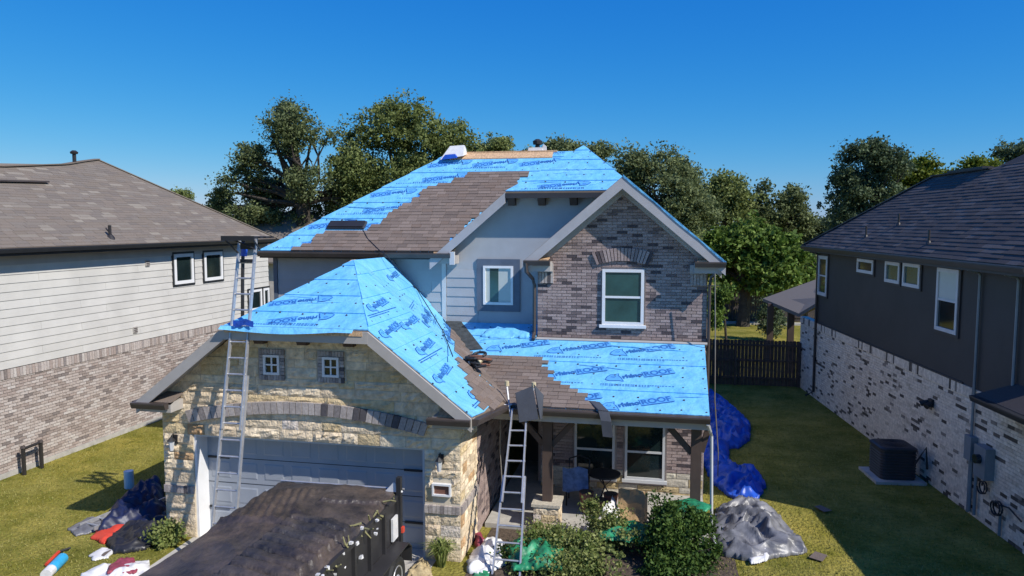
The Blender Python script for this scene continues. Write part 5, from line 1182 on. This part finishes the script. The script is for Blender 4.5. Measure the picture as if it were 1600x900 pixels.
sheet_heap('black_sheet', G([(160, 845), (215, 815), (262, 800), (262, 845), (225, 862), (175, 868)]), .25, M['tarp_black'], 'black plastic sheet lying in the shade beside the left stone pier', 'sheet', 6, cell=.04)
sheet_heap('red_bag', G([(140, 842), (160, 825), (200, 812), (206, 820), (190, 838), (160, 852)]), .26, M['red'], 'bright orange red bag lying on the left lawn at the edge of the black sheet', 'bag', 7, cell=.03, freq=1.5, edge=.15, ridged=.4)
sheet_heap('grey_bundle', G([(105, 828), (135, 812), (172, 810), (160, 830), (118, 840)]), .16, M['tarp_grey'], 'pale grey crumpled wrap at the outer end of the ladder on the left lawn', 'wrap', 9, cell=.03)
sheet_heap('white_wrapper', G([(138, 870), (160, 858), (180, 862), (170, 874), (145, 878)]), .12, M['plastic_white'], 'torn white wrapper on the left lawn below the orange red bag', 'wrapper', 10, cell=.025)
sheet_heap('white_wrapper', G([(200, 852), (222, 846), (226, 856), (204, 864)]), .10, M['plastic_white'], 'flat white box lid on the left lawn right of the torn wrapper', 'wrapper', 11, cell=.025, ridged=.2)
sheet_heap('white_wrapper', G([(125, 900), (150, 888), (230, 878), (240, 900), (230, 915), (120, 915)]), .2, M['plastic_white'], 'heap of white plastic wrap at the bottom edge of the left lawn', 'wrapper', 12, cell=.03)
sheet_heap('shingle_wrapper', G([(170, 895), (185, 884), (212, 882), (215, 905), (165, 908)]), .1, M['maroon'], 'maroon and white shingle bundle wrapper on top of the bottom left plastic', 'wrapper', 13, z0=.12, cell=.025)
def roll(label, p, q, r, mat, cap=None, name='wrap_roll', cat='roll'):
    p = V(*p); q = V(*q); t = thing(name, label, cat, tuple((p + q) / 2 - V(0, 0, r)))
    MB().tube([p, q], r, 14).build('roll_body', M[mat], t, smooth=False)
    d = (q - p) / np.linalg.norm(q - p); MB().tube([p - d * .01, p + d * .005], r * .4, 10).build('core', M['cardboard'], t)
    if cap: MB().tube([q - d * .02, q + d * np.linalg.norm(q - p) * .45], r * .97, 14).build('roll_end', M[cap], t)
    return t
a, b = gnd(80, 890, .12), gnd(98, 872, .12); roll('cyan and white roll of wrap lying on the near left lawn', tuple(b), tuple(a), .10, 'cyan', 'plastic_white')
roll('upright pale blue roll standing where the lawn meets the shadow', tuple(gnd(202, 762)), tuple(gnd(202, 762) + V(0, 0, .42)), .11, 'pale_blue')
t = thing('orange_tool', 'long orange handled tool lying behind the cyan roll on the grass', 'tool', tuple(gnd(85, 870)))
MB().tube([gnd(72, 882, .05), gnd(92, 862, .06)], .03, 6).build('handle', M['red'], t); MB().tube([gnd(92, 862, .06), gnd(110, 856, .05)], .02, 6).build('tool_head', M['black'], t)
sheet_heap('navy_tarp', G([(150, 838), (168, 805), (205, 772), (250, 750), (262, 800), (240, 822), (200, 826)]), .42, M['tarp_navy'], 'dark navy tarp bunched in the shade against the left stone pier', 'tarp', 44, cell=.04)
sheet_heap('white_wrapper', G([(236, 842), (250, 836), (258, 846), (244, 852)]), .1, M['plastic_white'], 'small pale scrap beside the shrub at the left pier', 'wrapper', 45, cell=.025)
for i, (x, y, l_) in enumerate(((140, 870, 'single torn shingle lying on the left lawn below the black sheet'), (1285, 880, 'single torn shingle on the sunlit grass right of the grey tarp'), (1300, 800, 'single torn shingle at the shadow edge on the right lawn'))):
    g = gnd(x, y); an = i * 1.1; u = V(math.cos(an), math.sin(an), .03); w = V(-math.sin(an), math.cos(an), 0)
    MB().prism([g + V(0, 0, .03), g + u * .32 + V(0, 0, .03), g + u * .30 + w * .22 + V(0, 0, .05), g + w * .25 + V(0, 0, .04)], (0, 0, .006)).build('torn_shingle', M['roof_brown'], None, label=l_, cat='shingle')
# white debris and green sheets among the shrubs
sheet_heap('white_wrapper', G([(728, 880), (742, 862), (775, 868), (790, 885), (760, 900), (730, 898)]), .35, M['plastic_white'], 'pile of white shingle wrappers at the foot of the porch ladder', 'wrapper', 14, cell=.03)
sheet_heap('white_wrapper', G([(745, 850), (775, 848), (800, 862), (790, 880), (760, 872)]), .35, M['plastic_white'], 'torn white plastic between the garage corner and the porch ladder', 'wrapper', 15, cell=.03)
sheet_heap('maroon_wrapper', G([(738, 842), (752, 838), (760, 856), (745, 862)]), .5, M['maroon'], 'maroon wrapper standing crumpled against the garage corner', 'wrapper', 16, cell=.03, ridged=.5)
sheet_heap('green_tarp', G([(790, 868), (850, 858), (900, 862), (880, 905), (800, 905)]), .35, M['tarp_green'], 'green tarp bunched over the left part of the wide olive shrub', 'tarp', 17, cell=.04, z0=.15)
sheet_heap('green_tarp', [(-1.1, 13.8), (-.25, 13.7), (.1, 14.2), (-.3, 14.6), (-1.2, 14.5)], .22, M['tarp_green'], 'green tarp patch between the two shrubs below the cardboard', 'tarp', 18, cell=.04, z0=.35)
sheet_heap('green_tarp', [(.35, 14.2), (.95, 14.2), (1.1, 14.6), (.7, 14.9), (.3, 14.7)], .12, M['tarp_green'], 'green tarp scrap lying on top of the dark shrub', 'tarp', 19, cell=.035, z0=.85)
sheet_heap('green_tarp', G([(735, 905), (750, 890), (768, 895), (765, 912)]), .12, M['tarp_green'], 'green scrap by the white wrappers at the bottom edge', 'tarp', 20, cell=.03)
# things in the porch
cb = thing('cardboard', 'large crumpled kraft cardboard sheet leaning below the right porch window', 'cardboard', (-.45, 15.4, .1))
mb = MB(); n_ = 10
for j in range(n_ + 1):
    for i in range(n_ + 1): mb.v.append((-.80 + .62 * i / n_ + .02 * noise.noise(Vector((i, j, 3))), 15.25 + .28 * j / n_ + .05 * noise.noise(Vector((i * .4, j * .4, 1))), .12 + (.62 + .03 * math.sin(i * 1.3)) * j / n_ + .02 * noise.noise(Vector((i, j, 8)))))
for j in range(n_):
    for i in range(n_): a = j * (n_ + 1) + i; mb.f.append((a, a + 1, a + n_ + 2, a + n_ + 1))
mb.build('sheet', M['cardboard'], cb, fixn=False); MB().wbox(-.80, -.18, 15.56, 15.6, .1, .68).build('box_back', M['cardboard'], cb)
sheet_heap('plastic_sheet', [(-1.25, 14.75), (-.75, 14.7), (-.72, 15.6), (-1.05, 15.7)], .75, M['plastic_white'], 'clear and white plastic sheet hanging in folds left of the cardboard', 'sheet', 25, z0=.1, cell=.035, freq=3)
sheet_heap('pink_wrapper', [(-1.5, 14.6), (-.6, 14.5), (-.4, 14.9), (-1.3, 15.1)], .3, M['plastic_white'], 'pale crumpled wrappers strewn at the porch edge above the wide shrub', 'wrapper', 26, z0=.12, cell=.035, freq=3)
ch = thing('patio_chair', 'dark metal patio chair with a faded blue cloth over its back in the porch', 'chair', (-1.75, 16.2, .1))
for x, y in ((-1.98, 16.0), (-1.52, 16.0), (-1.98, 16.45), (-1.52, 16.45)): MB().tube([(x, y, .1), (x, y, .52)], .018, 6).build('leg', M['black'], ch)
MB().wbox(-2.0, -1.5, 15.98, 16.48, .50, .55).build('seat', M['black'], ch)
MB().tube([(-1.98, 16.45, .52), (-1.98, 16.58, 1.0), (-1.75, 16.6, 1.08), (-1.52, 16.58, 1.0), (-1.52, 16.45, .52)], .02, 6).build('back_frame', M['black'], ch)
for x in (-2.0, -1.5): MB().tube([(x, 16.0, .52), (x, 15.98, .74), (x, 16.45, .76)], .018, 6).build('armrest', M['black'], ch)
mb = MB(); n_ = 8
for j in range(n_ + 1):
    for i in range(n_ + 1): mb.v.append((-2.06 + .56 * i / n_ + .03 * (j / n_) * math.sin(i * 1.7), 15.94 + .04 * noise.noise(Vector((i * .7, j * .7, 2))), 1.0 - .55 * j / n_ - .03 * math.sin(i * .9)))
for j in range(n_):
    for i in range(n_): a = j * (n_ + 1) + i; mb.f.append((a, a + 1, a + n_ + 2, a + n_ + 1))
mk('blue_cloth', mb.v, mb.f, M['navy_cloth'], None, label='faded blue cloth draped over the patio chair in the porch', cat='cloth', fixn=False, smooth=True)
pt = thing('patio_table', 'round dark patio table with clay coloured pots in the shade of the porch', 'table', (-1.15, 16.3, .1))
MB().tube([(-1.15, 16.3, .76), (-1.15, 16.3, .80)], .36, 18).build('table_top', M['black'], pt)
for k in range(3): an = k * 2.1; MB().tube([(-1.15 + .25 * math.cos(an), 16.3 + .25 * math.sin(an), .1), (-1.15, 16.3, .5), (-1.15 + .25 * math.cos(an), 16.3 + .25 * math.sin(an), .76)], .018, 6).build('leg', M['black'], pt)
for i, (x, y, h) in enumerate(((-1.5, 15.7, .42), (-1.2, 15.62, .3), (-.98, 15.85, .36))):
    o = thing('flower_pot', ('tall clay pot nearest the blue cloth in the porch', 'low clay pot in the middle of the porch pots', 'clay pot beside the hanging plastic in the porch')[i], 'pot', (x, y, .1), 'clay pots in the porch')
    MB().tube([(x, y, .1), (x, y, .1 + h), (x, y, .1 + h + .04)], [.1, .16, .17], 12).build('pot_body', M['clay'], o); MB().tube([(x, y, .1 + h + .02), (x, y, .1 + h + .045)], .14, 12).build('pot_soil', M['soil'], o)

# ================================================================== ladders
def ladder(label, f0, f1, t0, t1, rungs, rail=.075, upper=None, name='extension_ladder', fly=.5):
    """rails from feet f0, f1 to tops t0, t1"""
    f0, f1, t0, t1 = (V(*p) for p in (f0, f1, t0, t1)); T = thing(name, label, 'ladder', tuple((f0 + f1) / 2))
    side = (f1 - f0) / np.linalg.norm(f1 - f0); nrm = np.cross(side, (t0 - f0)); nrm /= np.linalg.norm(nrm)
    if nrm[1] > 0: nrm = -nrm
    L = np.linalg.norm(t0 - f0)
    k0 = .0; k1 = .58; 
    for a, b in ((f0, t0), (f1, t1)):
        MB().beam(a, a + (b - a) * k1, .03, rail, side).build('rail', M['alu'], T)
        s_ = side * (.032 if a is f0 else -.032)
        MB().beam(a + (b - a) * .42 + s_ + nrm * .03, b + s_ + nrm * .03, .028, rail, side).build('fly_rail', M['alu'], T)
        MB().box(Frame(a, side, np.cross(side, V(0, 0, 1))), -.035, .035, -.0, .05, -.08, .08).build('foot', M['black'], T)
    n = int(L / .305)
    for i in range(1, n):
        t = i * .305 / L; up = t > .44
        a = f0 + (t0 - f0) * t; b = f1 + (t1 - f1) * t; o = nrm * (.03 if up else 0)
        MB().tube([a + o + side * .01, b + o - side * .01], .019, 6).build('rung', M['alu'], T)
    return T, side, nrm
lt0, lt1 = atY(374, 372, 13.0), atY(404, 372, 13.0)
lf0, lf1 = atY(327, 870, 11.75), atY(364, 868, 11.75)
lf0[2] = lf1[2] = 0.0
q0 = atY(333, 816, 11.85); d_ = (lt0 - q0); lf0 = q0 - d_ * (q0[2] / d_[2]); q1 = atY(370, 791, 11.9); d_ = (lt1 - q1); lf1 = q1 - d_ * (q1[2] / d_[2]); 
ym = (lf0[1] + lf1[1]) / 2; lf0[1] = lf1[1] = ym
LT, sd_, nm_ = ladder('tall aluminium extension ladder rising past the clipped garage gable', lf0, lf1, lt0, lt1, 20)
# standoff platform at its head
SP = thing('ladder_platform', 'black work platform clamped to the head of the tall ladder', 'platform', tuple(lt0))
zt = lt0[2]
c0, c1, c2, c3 = atY(357, 363, 12.7), atY(388, 363, 12.7), atY(411, 371, 12.9), atY(375, 371, 12.9)
x0, x1 = atY(358, 366, 12.8)[0], atY(409, 370, 12.8)[0]
for y in (12.55, 12.75, 12.95, 13.15): MB().wbox(x0, x1, y, y + .1, zt + .0, zt + .035).build('platform_slat', M['black'], SP)
MB().wbox(x0, x1, 12.52, 12.545, zt - .04, zt + .05).build('platform_edge', M['black'], SP)
MB().tube([(x0 + .04, 12.55, zt), tuple(atY(372, 395, 12.85))], .018, 6).build('strut', M['black'], SP)
MB().tube([(x1 - .03, 12.55, zt - .02), tuple(atY(406, 390, 12.9))], .018, 6).build('strut', M['black'], SP)
MB().tube([(x0 + .2, 12.6, zt - .02), (x1 - .02, 12.6, zt - .2)], .015, 6).build('cross_brace', M['black'], SP)
MB().box(Frame(atY(376, 400, 12.86), (1, 0, 0), (0, -1, 0)), 0, .24, -.12, -.06, -.03, .03).build('clamp_bar', M['black'], SP)
MB().box(Frame(atY(376, 378, 12.9), (1, 0, 0), (0, -1, 0)), 0, .30, -.14, -.02, -.02, .02).build('clamp_bar', M['black'], SP)
po = thing('support_pole', 'dark support pole dropping behind the tall ladder to the garage roof', 'pole', tuple(atY(380, 505, 13.3)))
MB().tube([atY(380, 372, 13.25), atY(379, 440, 13.25), atY(379, 505, 13.25)], .035, 8).build('pole_tube', M['pipe_dark'], po)
MB().tube([atY(383, 380, 13.2), atY(381, 400, 13.2)], .06, 8).build('pole_sleeve', M['tarp_blue'], po)
mb = MB(); n_ = 8
for j in range(5):
    for i in range(n_ + 1): P = atY(364 + 32 * i / n_, 500 + 2.4 * j + 2 * math.sin(i), 12.45 + .03 * math.sin(i * 2 + j)); mb.v.append(tuple(P))
for j in range(4):
    for i in range(n_): a = j * (n_ + 1) + i; mb.f.append((a, a + 1, a + n_ + 2, a + n_ + 1))
mk('blue_rag', mb.v, mb.f, M['tarp_blue'], None, label='royal blue rag tied around the tall ladder at the eave', cat='rag', fixn=False, smooth=True)
# porch ladder
f0, f1 = gnd(768, 903), gnd(813, 903); tA, tB = atY(799, 640, 14.35), atY(826, 640, 14.35)
f1[1] = f0[1] = (f0[1] + f1[1]) / 2
LT2, s2, n2 = ladder('aluminium ladder with padded standoff leaning on the porch eave', f0, f1, tA, tB, 10)
for a, p in ((tA, atY(792, 602, 14.6)), (tB, atY(834, 604, 14.6))):
    MB().tube([a - (tA - f0) * .05, p], .022, 6).build('standoff_arm', M['alu'], LT2)
    MB().tube([p - V(0, 0, .01), p + V(0, 0, .09)], [.05, .045], 8).build('rubber_pad', M['tan'], LT2)
# roofing felt hung on the ladder head
P_ = [atY(805, 614, 14.35), atY(832, 603, 14.4), atY(841, 655, 14.15), atY(811, 660, 14.12)]
mb = MB(); mb.prism(P_, (.012, -.03, .01)); mb.prism([atY(834, 601, 14.4), atY(848, 617, 14.5), atY(846, 654, 14.3), atY(843, 655, 14.18)], (.02, -.01, 0))
mb.build('felt_strip', M['tarpaper'], None, label='folded dark roofing felt hanging over the head of the porch ladder', cat='felt')
mb = MB(); pts = [(922, 626, 14.75), (936, 640, 14.4), (940, 655, 14.3), (943, 680, 14.3)]
l_ = [atY(x - 1, y, Y) for x, y, Y in pts]; r_ = [atY(x + 15, y + 2, Y) for x, y, Y in pts]
for i in range(3): mb.raw([l_[i], r_[i], r_[i + 1], l_[i + 1], l_[i] + V(0, -.02, -.02), r_[i] + V(0, -.02, -.02), r_[i + 1] + V(0, -.02, -.02), l_[i + 1] + V(0, -.02, -.02)], BOXF)
mb.build('felt_strip', M['tarpaper'], None, label='narrow dark felt strip drooping over the porch gutter beside the windows', cat='felt')
# ladder lying on the grass in the shade
ga, gb = gnd(125, 830), gnd(250, 778); gc, gd_ = gnd(160, 835), gnd(262, 795)
T = thing('lying_ladder', 'aluminium ladder lying flat on the shaded grass left of the garage', 'ladder', tuple((ga + gd_) / 2))
u_ = (gb - ga) / np.linalg.norm(gb - ga); w_ = np.cross(u_, V(0, 0, 1)) * .42; LL = np.linalg.norm(gb - ga)
if w_[1] > 0: w_ = -w_
for o_ in (V(0, 0, 0), w_): MB().beam(ga + o_ + V(0, 0, .12), ga + o_ + u_ * LL + V(0, 0, .12), .03, .08, np.cross(u_, V(0, 0, 1))).build('rail', M['alu'], T)
for i in range(int(LL / .305)): MB().tube([ga + u_ * (.15 + i * .305) + V(0, 0, .12), ga + w_ + u_ * (.15 + i * .305) + V(0, 0, .12)], .018, 6).build('rung', M['alu'], T)

# ================================================================== things on the roofs
def onroof(pl, x, y, n=0): a, b = pl.px(x, y); return pl.pt(a, b, n)
c = onroof(P1, 746, 582, .10); c2_ = onroof(P3B, 746, 582, .10); c = c if np.linalg.norm(c - CO) < np.linalg.norm(c2_ - CO) else c2_; c = c + V(.0, -.1, .1)
hz = thing('tool_heap', 'dark maroon tangle of hose and tool belt lying in the porch roof valley', 'tool belt', tuple(c))
rs = np.random.RandomState(77)
for k in range(13):
    ph = rs.uniform(0, 6.28); r_ = rs.uniform(.10, .2); cx = rs.uniform(-.12, .12); cy = rs.uniform(-.06, .1); tl = rs.uniform(-.3, .3)
    MB().tube([c + V(cx + r_ * math.cos(t * .42 + ph), cy + r_ * .7 * math.sin(t * .42 + ph), .05 + .012 * k + .12 * math.sin(t * .42) * tl + cy * .5) for t in range(16)], .03, 6).build('hose_loop', M['clay'] if k % 4 == 0 else M['black'], hz)
for (dx, dy, r_) in ((-.08, .0, .13), (.08, .04, .12), (-.02, -.1, .1)):
    MB().tube([c + V(dx - r_, dy, .0), c + V(dx - r_ * .5, dy, .05), c + V(dx + r_ * .3, dy + .03, .07), c + V(dx + r_, dy, .02)], [r_ * .3, r_ * .8, r_ * .7, r_ * .25], 8).build('pouch', M['black'], hz, smooth=True)
MB().tube([c + V(-.2, -.1, .05), c + V(-.12, -.05, .12)], .04, 7).build('white_tip', M['plastic_white'], hz)
MB().tube([c + V(.03, -.16, .1), c + V(.09, -.1, .14)], .045, 7).build('tan_pouch', M['tan'], hz)
MB().tube([c + V(-.1, -.1, .05), c + V(0, -.24, .0), c + V(.2, -.2, .04)], .03, 6).build('belt_strap', M['black'], hz)
c = onroof(P4, 540, 357, .0); bx = thing('roofing_roll', 'dark flat roofing bundle resting on the left slope between blue and shingles', 'bundle', tuple(c))
a, b = P4.px(511, 360); a2, _ = P4.px(569, 360)
fr = Frame(P4.pt(a, b, .03), P4.A, P4.B, up=P4.N)
MB().box(fr, 0, a2 - a, 0, .05, 0, .32).build('bundle_body', M['tarpaper'], bx); MB().box(fr, .03, a2 - a - .03, .052, .09, .02, .29).build('bundle_top', M['black'], bx)
# bundles and vents on the ridge
c = V(-6.15, 21.45, 8.5); wb = thing('ridge_bundle', 'white wrapped bundle sitting on the left end of the ridge', 'bundle', tuple(c))
MB().raw([c + V(*p) for p in ((-.28, -.32, -.2), (.42, -.3, -.1), (.42, .2, -.0), (-.28, .2, -.05), (-.05, -.05, .22), (.38, -.06, .24), (.36, .15, .24), (-.03, .15, .22))], BOXF).build('wrapped_bundle', M['plastic_white'], wb)
MB().raw([c + V(*p) for p in ((-.22, -.36, -.2), (.25, -.35, -.16), (.25, -.3, -.12), (-.22, -.3, -.16), (-.12, -.34, -.06), (.18, -.33, -.04), (.18, -.25, -.04), (-.12, -.25, -.06))], BOXF).build('blue_band', M['tarp_blue'], wb)
c = atY(836, 234, 21.8); wb = thing('ridge_bundle', 'white wrapped bundle lying along the ridge beside the black vent', 'bundle', tuple(c))
MB().raw([c + V(*p) for p in ((-.22, -.1, -.1), (.28, -.1, -.1), (.28, .12, -.1), (-.22, .12, -.1), (-.18, -.08, .06), (.2, -.08, .06), (.2, .1, .06), (-.18, .1, .06))], BOXF).build('wrapped_bundle', M['plastic_white'], wb)
MB().prism([c + V(.16, -.05, -.1), c + V(.34, -.05, -.1), c + V(.33, -.05, .1), c + V(.26, -.05, .16)], (0, .14, 0)).build('bundle_end', M['plastic_white'], wb)
c = atY(840, 236, 22.6); vp = thing('roof_vent', 'black capped vent pipe standing behind the ridge boards', 'vent', tuple(c))
MB().tube([c - V(0, 0, .6), c + V(0, 0, .22)], .07, 8).build('vent_stack', M['pipe_dark'], vp); MB().tube([c + V(0, 0, .2), c + V(0, 0, .3), c + V(0, 0, .36)], [.14, .15, .06], 10).build('vent_cap', M['black'], vp)
# cords
mb = MB(); mb.tube([onroof(P4, 568, 362, .05), onroof(P4, 575, 375, .05), onroof(P4, 592, 392, .05), atY(600, 396, 17.3), atY(612, 408, 17.0), onroof(P3C, 650, 455, .05), onroof(P3B, 690, 520, .05), onroof(P3B, 705, 560, .05)], .012, 5)
mb.build('air_hose', M['black'], None, label='thin dark air hose running down from the upper slope over the garage roof', cat='hose')
mb = MB(); mb.tube([(-3.2, 14.65, 2.4), (-3.22, 14.7, 1.7), (-3.18, 14.72, 1.0), (-3.2, 14.7, .6)], .012, 5); mb.build('cord', M['rope'], None, label='pale cord hanging from the porch eave by the garage corner', cat='cord')
mb = MB(); mb.tube([(1.2, 16.95, 5.3), (1.24, 17.0, 4.0), (1.28, 17.2, 2.4), (1.45, 18, .9), (1.5, 18.6, .05)], .014, 5); mb.build('rope', M['rope'], None, label='pale rope hanging down the right end of the brick gable', cat='rope')
sheet_heap('torn_wrap', [(-3.3, 14.4), (-2.95, 14.3), (-2.85, 14.6), (-3.1, 14.9)], .12, M['plastic_white'], 'scraps of torn white wrap at the foot of the roof valley', 'wrapper', 61, z0=2.72, cell=.03)
# crumpled underlayment at the wall foot
sheet_heap('loose_underlayment', [(-4.3, 17.25), (-3.7, 17.2), (-3.05, 17.3), (-3.02, 17.75), (-3.7, 17.7), (-4.2, 17.6)], .16, M['under'], 'loose crumpled blue underlayment at the foot of the siding wall on the porch roof', 'underlayment', 62, z0=2.70, cell=.045, freq=1.6, slope=lambda x, y: .345 * (y - 14.5))

# ================================================================== dump trailer in the driveway
TR = thing('dump_trailer', 'black dump trailer in the driveway under a sagging black mesh tarp', 'trailer', (-5.6, 9.6, 0))
tx0, tx1, ty0, ty1, zt0, zt1 = -6.72, -4.52, 4.2, 12.05, .62, 1.62
for x in (tx0, tx1 - .05):
    MB().wbox(x, x + .05, ty0, ty1, zt0, zt1).build('side_board', M['ac'], TR)
MB().wbox(tx0, tx1, ty1 - .05, ty1 - .001, zt0, zt1 - .003).build('tail_gate', M['ac'], TR)
MB().wbox(tx0, tx1, ty0, ty1, .52, .615).build('bed', M['ac'], TR)
for x in (tx0 + .3, tx1 - .42): MB().wbox(x, x + .12, 2.6, ty1, .38, .515).build('chassis_beam', M['black'], TR)
MB().wbox(tx1 - .02, tx1 + .05, ty0, ty1 + .02, zt1 - .08, zt1 + .01).build('top_rail', M['ac'], TR)
y = ty0 + .3
while y < ty1: MB().wbox(tx1, tx1 + .06, y, y + .07, zt0, zt1 - .083).build('side_rib', M['ac'], TR); y += .62
MB().wbox(tx1 + .02, tx1 + .1, ty1 - .08, ty1 + .02, .45, 1.95).build('corner_post', M['black'], TR)
for y in (11.45, 10.55):
    w_ = MB(); F_ = Frame((tx1 + .13, y, .37), (0, 1, 0), (1, 0, 0))
    rings = []
    for d, r_ in ((-.11, .30), (-.10, .36), (-.03, .375), (.05, .375), (.10, .36), (.11, .30), (.09, .24)):
        rings.append([F_.pt(r_ * math.cos(k * math.pi / 12), r_ * math.sin(k * math.pi / 12), d) for k in range(24)])
    wh = loft(rings).build('wheel', M['black'], TR)
    rr = [[F_.pt(r_ * math.cos(k * math.pi / 10), r_ * math.sin(k * math.pi / 10), d) for k in range(20)] for d, r_ in ((.08, .235), (.10, .225), (.07, .17), (.06, .10), (.11, .07), (.12, .05))]
    loft(rr).build('rim', M['alu'], wh)
    for k in range(5): an = k * 1.257; MB().tube([F_.pt(.13 * math.cos(an), .13 * math.sin(an), .06), F_.pt(.13 * math.cos(an), .13 * math.sin(an), .085)], .015, 6).build('lug_nut', M['alu'], wh)
fd = MB()
prof = [(9.95, .45), (9.95, .75), (10.15, .84), (11.85, .84), (12.0, .72), (12.0, .45)]
for (a0, b0), (a1, b1) in zip(prof[:-1], prof[1:]): fd.beam((tx1 + .15, a0, b0), (tx1 + .15, a1, b1), .28, .02, (1, 0, 0))
fd.build('fender', M['ac'], TR)
MB().wbox(tx1 + .02, tx1 + .06, 11.7, 11.95, .90, 1.30).build('mud_flap', M['plastic_white'], TR)
tl = MB().wbox(tx1 + .1, tx1 + .14, ty1 - .07, ty1 + .01, .95, 1.05).build('tail_light', M['red'], TR)
# tarp: heaped load under mesh, grid with folds, plank ribs and a drape over both sides
mb = MB(); nx_, ny_ = 76, 260; xa, xb, ya, yb = tx0 - .16, tx1 + .02, 4.3, 12.1
for j in range(ny_ + 1):
    y = ya + (yb - ya) * j / ny_
    for i in range(nx_ + 1):
        u = i / nx_; x = xa + (xb - xa) * u + .03 * noise.noise(Vector((u * 3, y * 2, 0))) + (.05 * noise.noise(Vector((0, y * 3.1, 4))) if i < 3 else 0)
        z = 1.66 + .12 * math.sin(math.pi * min(1, max(0, u))) * min(1, (yb - y) / .5 + .15) + .03 * noise.noise(Vector((x * 1.2, y * 1.1, 2)))
        rd = 1 - abs(noise.noise(Vector((x * 2.2 + y * .8, y * 1.5, 7)))) * 3
        z += .03 * max(0, rd)
        if -5.6 < x < -4.62 and y < 10.4: z += .11 * (1 if ((y + .12 * x) / .27) % 1 > .3 else (abs((((y + .12 * x) / .27) % 1) - .15) / .15) ** 2) * min(1, (10.4 - y) / .1)
        if x < -5.72 and 10.2 < y < 11.55: z += .035 * abs(math.sin((x * 1.3 + y * .45) * 16))
        if abs(y - 10.18) < .12 and x < -5.65: z += .05 * (1 - abs(y - 10.18) / .12)
        if abs(y - 11.35 - .25 * math.sin(x * 1.3)) < .1 and x > -5.5: z += .05
        if u < .04: z -= (.04 - u) / .04 * .30
        if u > .985: z -= .06
        mb.v.append((x, y, z))
for j in range(ny_):
    for i in range(nx_): a = j * (nx_ + 1) + i; mb.f.append((a, a + 1, a + nx_ + 2, a + nx_ + 1))
mk('mesh_tarp', mb.v, mb.f, M['tarp_brown'], TR, smooth=True, fixn=False)
MB().tube([(xa + .1, 12.1, 1.70), (xb + .1, 12.12, 1.70)], .018, 6).build('tarp_rod', M['alu'], TR)
# white cone-like scrap on the tail corner and torn debris caught along the right rail
mb = MB(); mb.prism([(-4.72, 12.0, 1.68), (-4.40, 12.0, 1.68), (-4.55, 12.0, 1.86)], (0, .05, 0)); mb.build('white_scrap', M['plastic_white'], None, label='small white triangular scrap on the tail corner of the trailer', cat='scrap')
rs = np.random.RandomState(9)
db = MB(); 
for k in range(14):
    y = rs.uniform(8.6, 11.3); x = tx1 + rs.uniform(-.02, .14); z = 1.60 + rs.uniform(-.3, .08); s = rs.uniform(.012, .04)
    c = V(x, y, z); pts_ = [c + V(*rs.uniform(-1, 1, 3)) * s * 1.3 for _ in range(8)]
    db.raw([c + V(sx * s * rs.uniform(.6, 1.4), sy * s * rs.uniform(.6, 1.6), sz * s * rs.uniform(.5, 1.2)) for sz in (-1, 1) for sx, sy in ((-1, -1), (1, -1), (1, 1), (-1, 1))], BOXF)
db.build('insulation_scraps', M['plastic_white'], None, label='torn white scraps caught along the right rail of the trailer', cat='debris', kind='stuff')
db = MB()
for k in range(16):
    y = rs.uniform(8.7, 11.7); p = V(tx1 + rs.uniform(-.05, .1), y, 1.66 + rs.uniform(-.15, .1)); q = p + V(*(rs.uniform(-.2, .2, 3)))
    db.tube([p, (p + q) / 2 + rs.uniform(-.04, .04, 3), q], [.018, .014, .01], 5)
db.build('branch_scraps', M['twig'], None, label='broken yellow green twigs caught along the right rail of the trailer', cat='debris', kind='stuff')
sheet_heap('stone_rubble', G([(632, 905), (650, 878), (668, 880), (678, 905)]), .25, M['stone_flat'], 'pale broken stone and paper at the foot of the right garage pier', 'rubble', 63, cell=.03, freq=4)
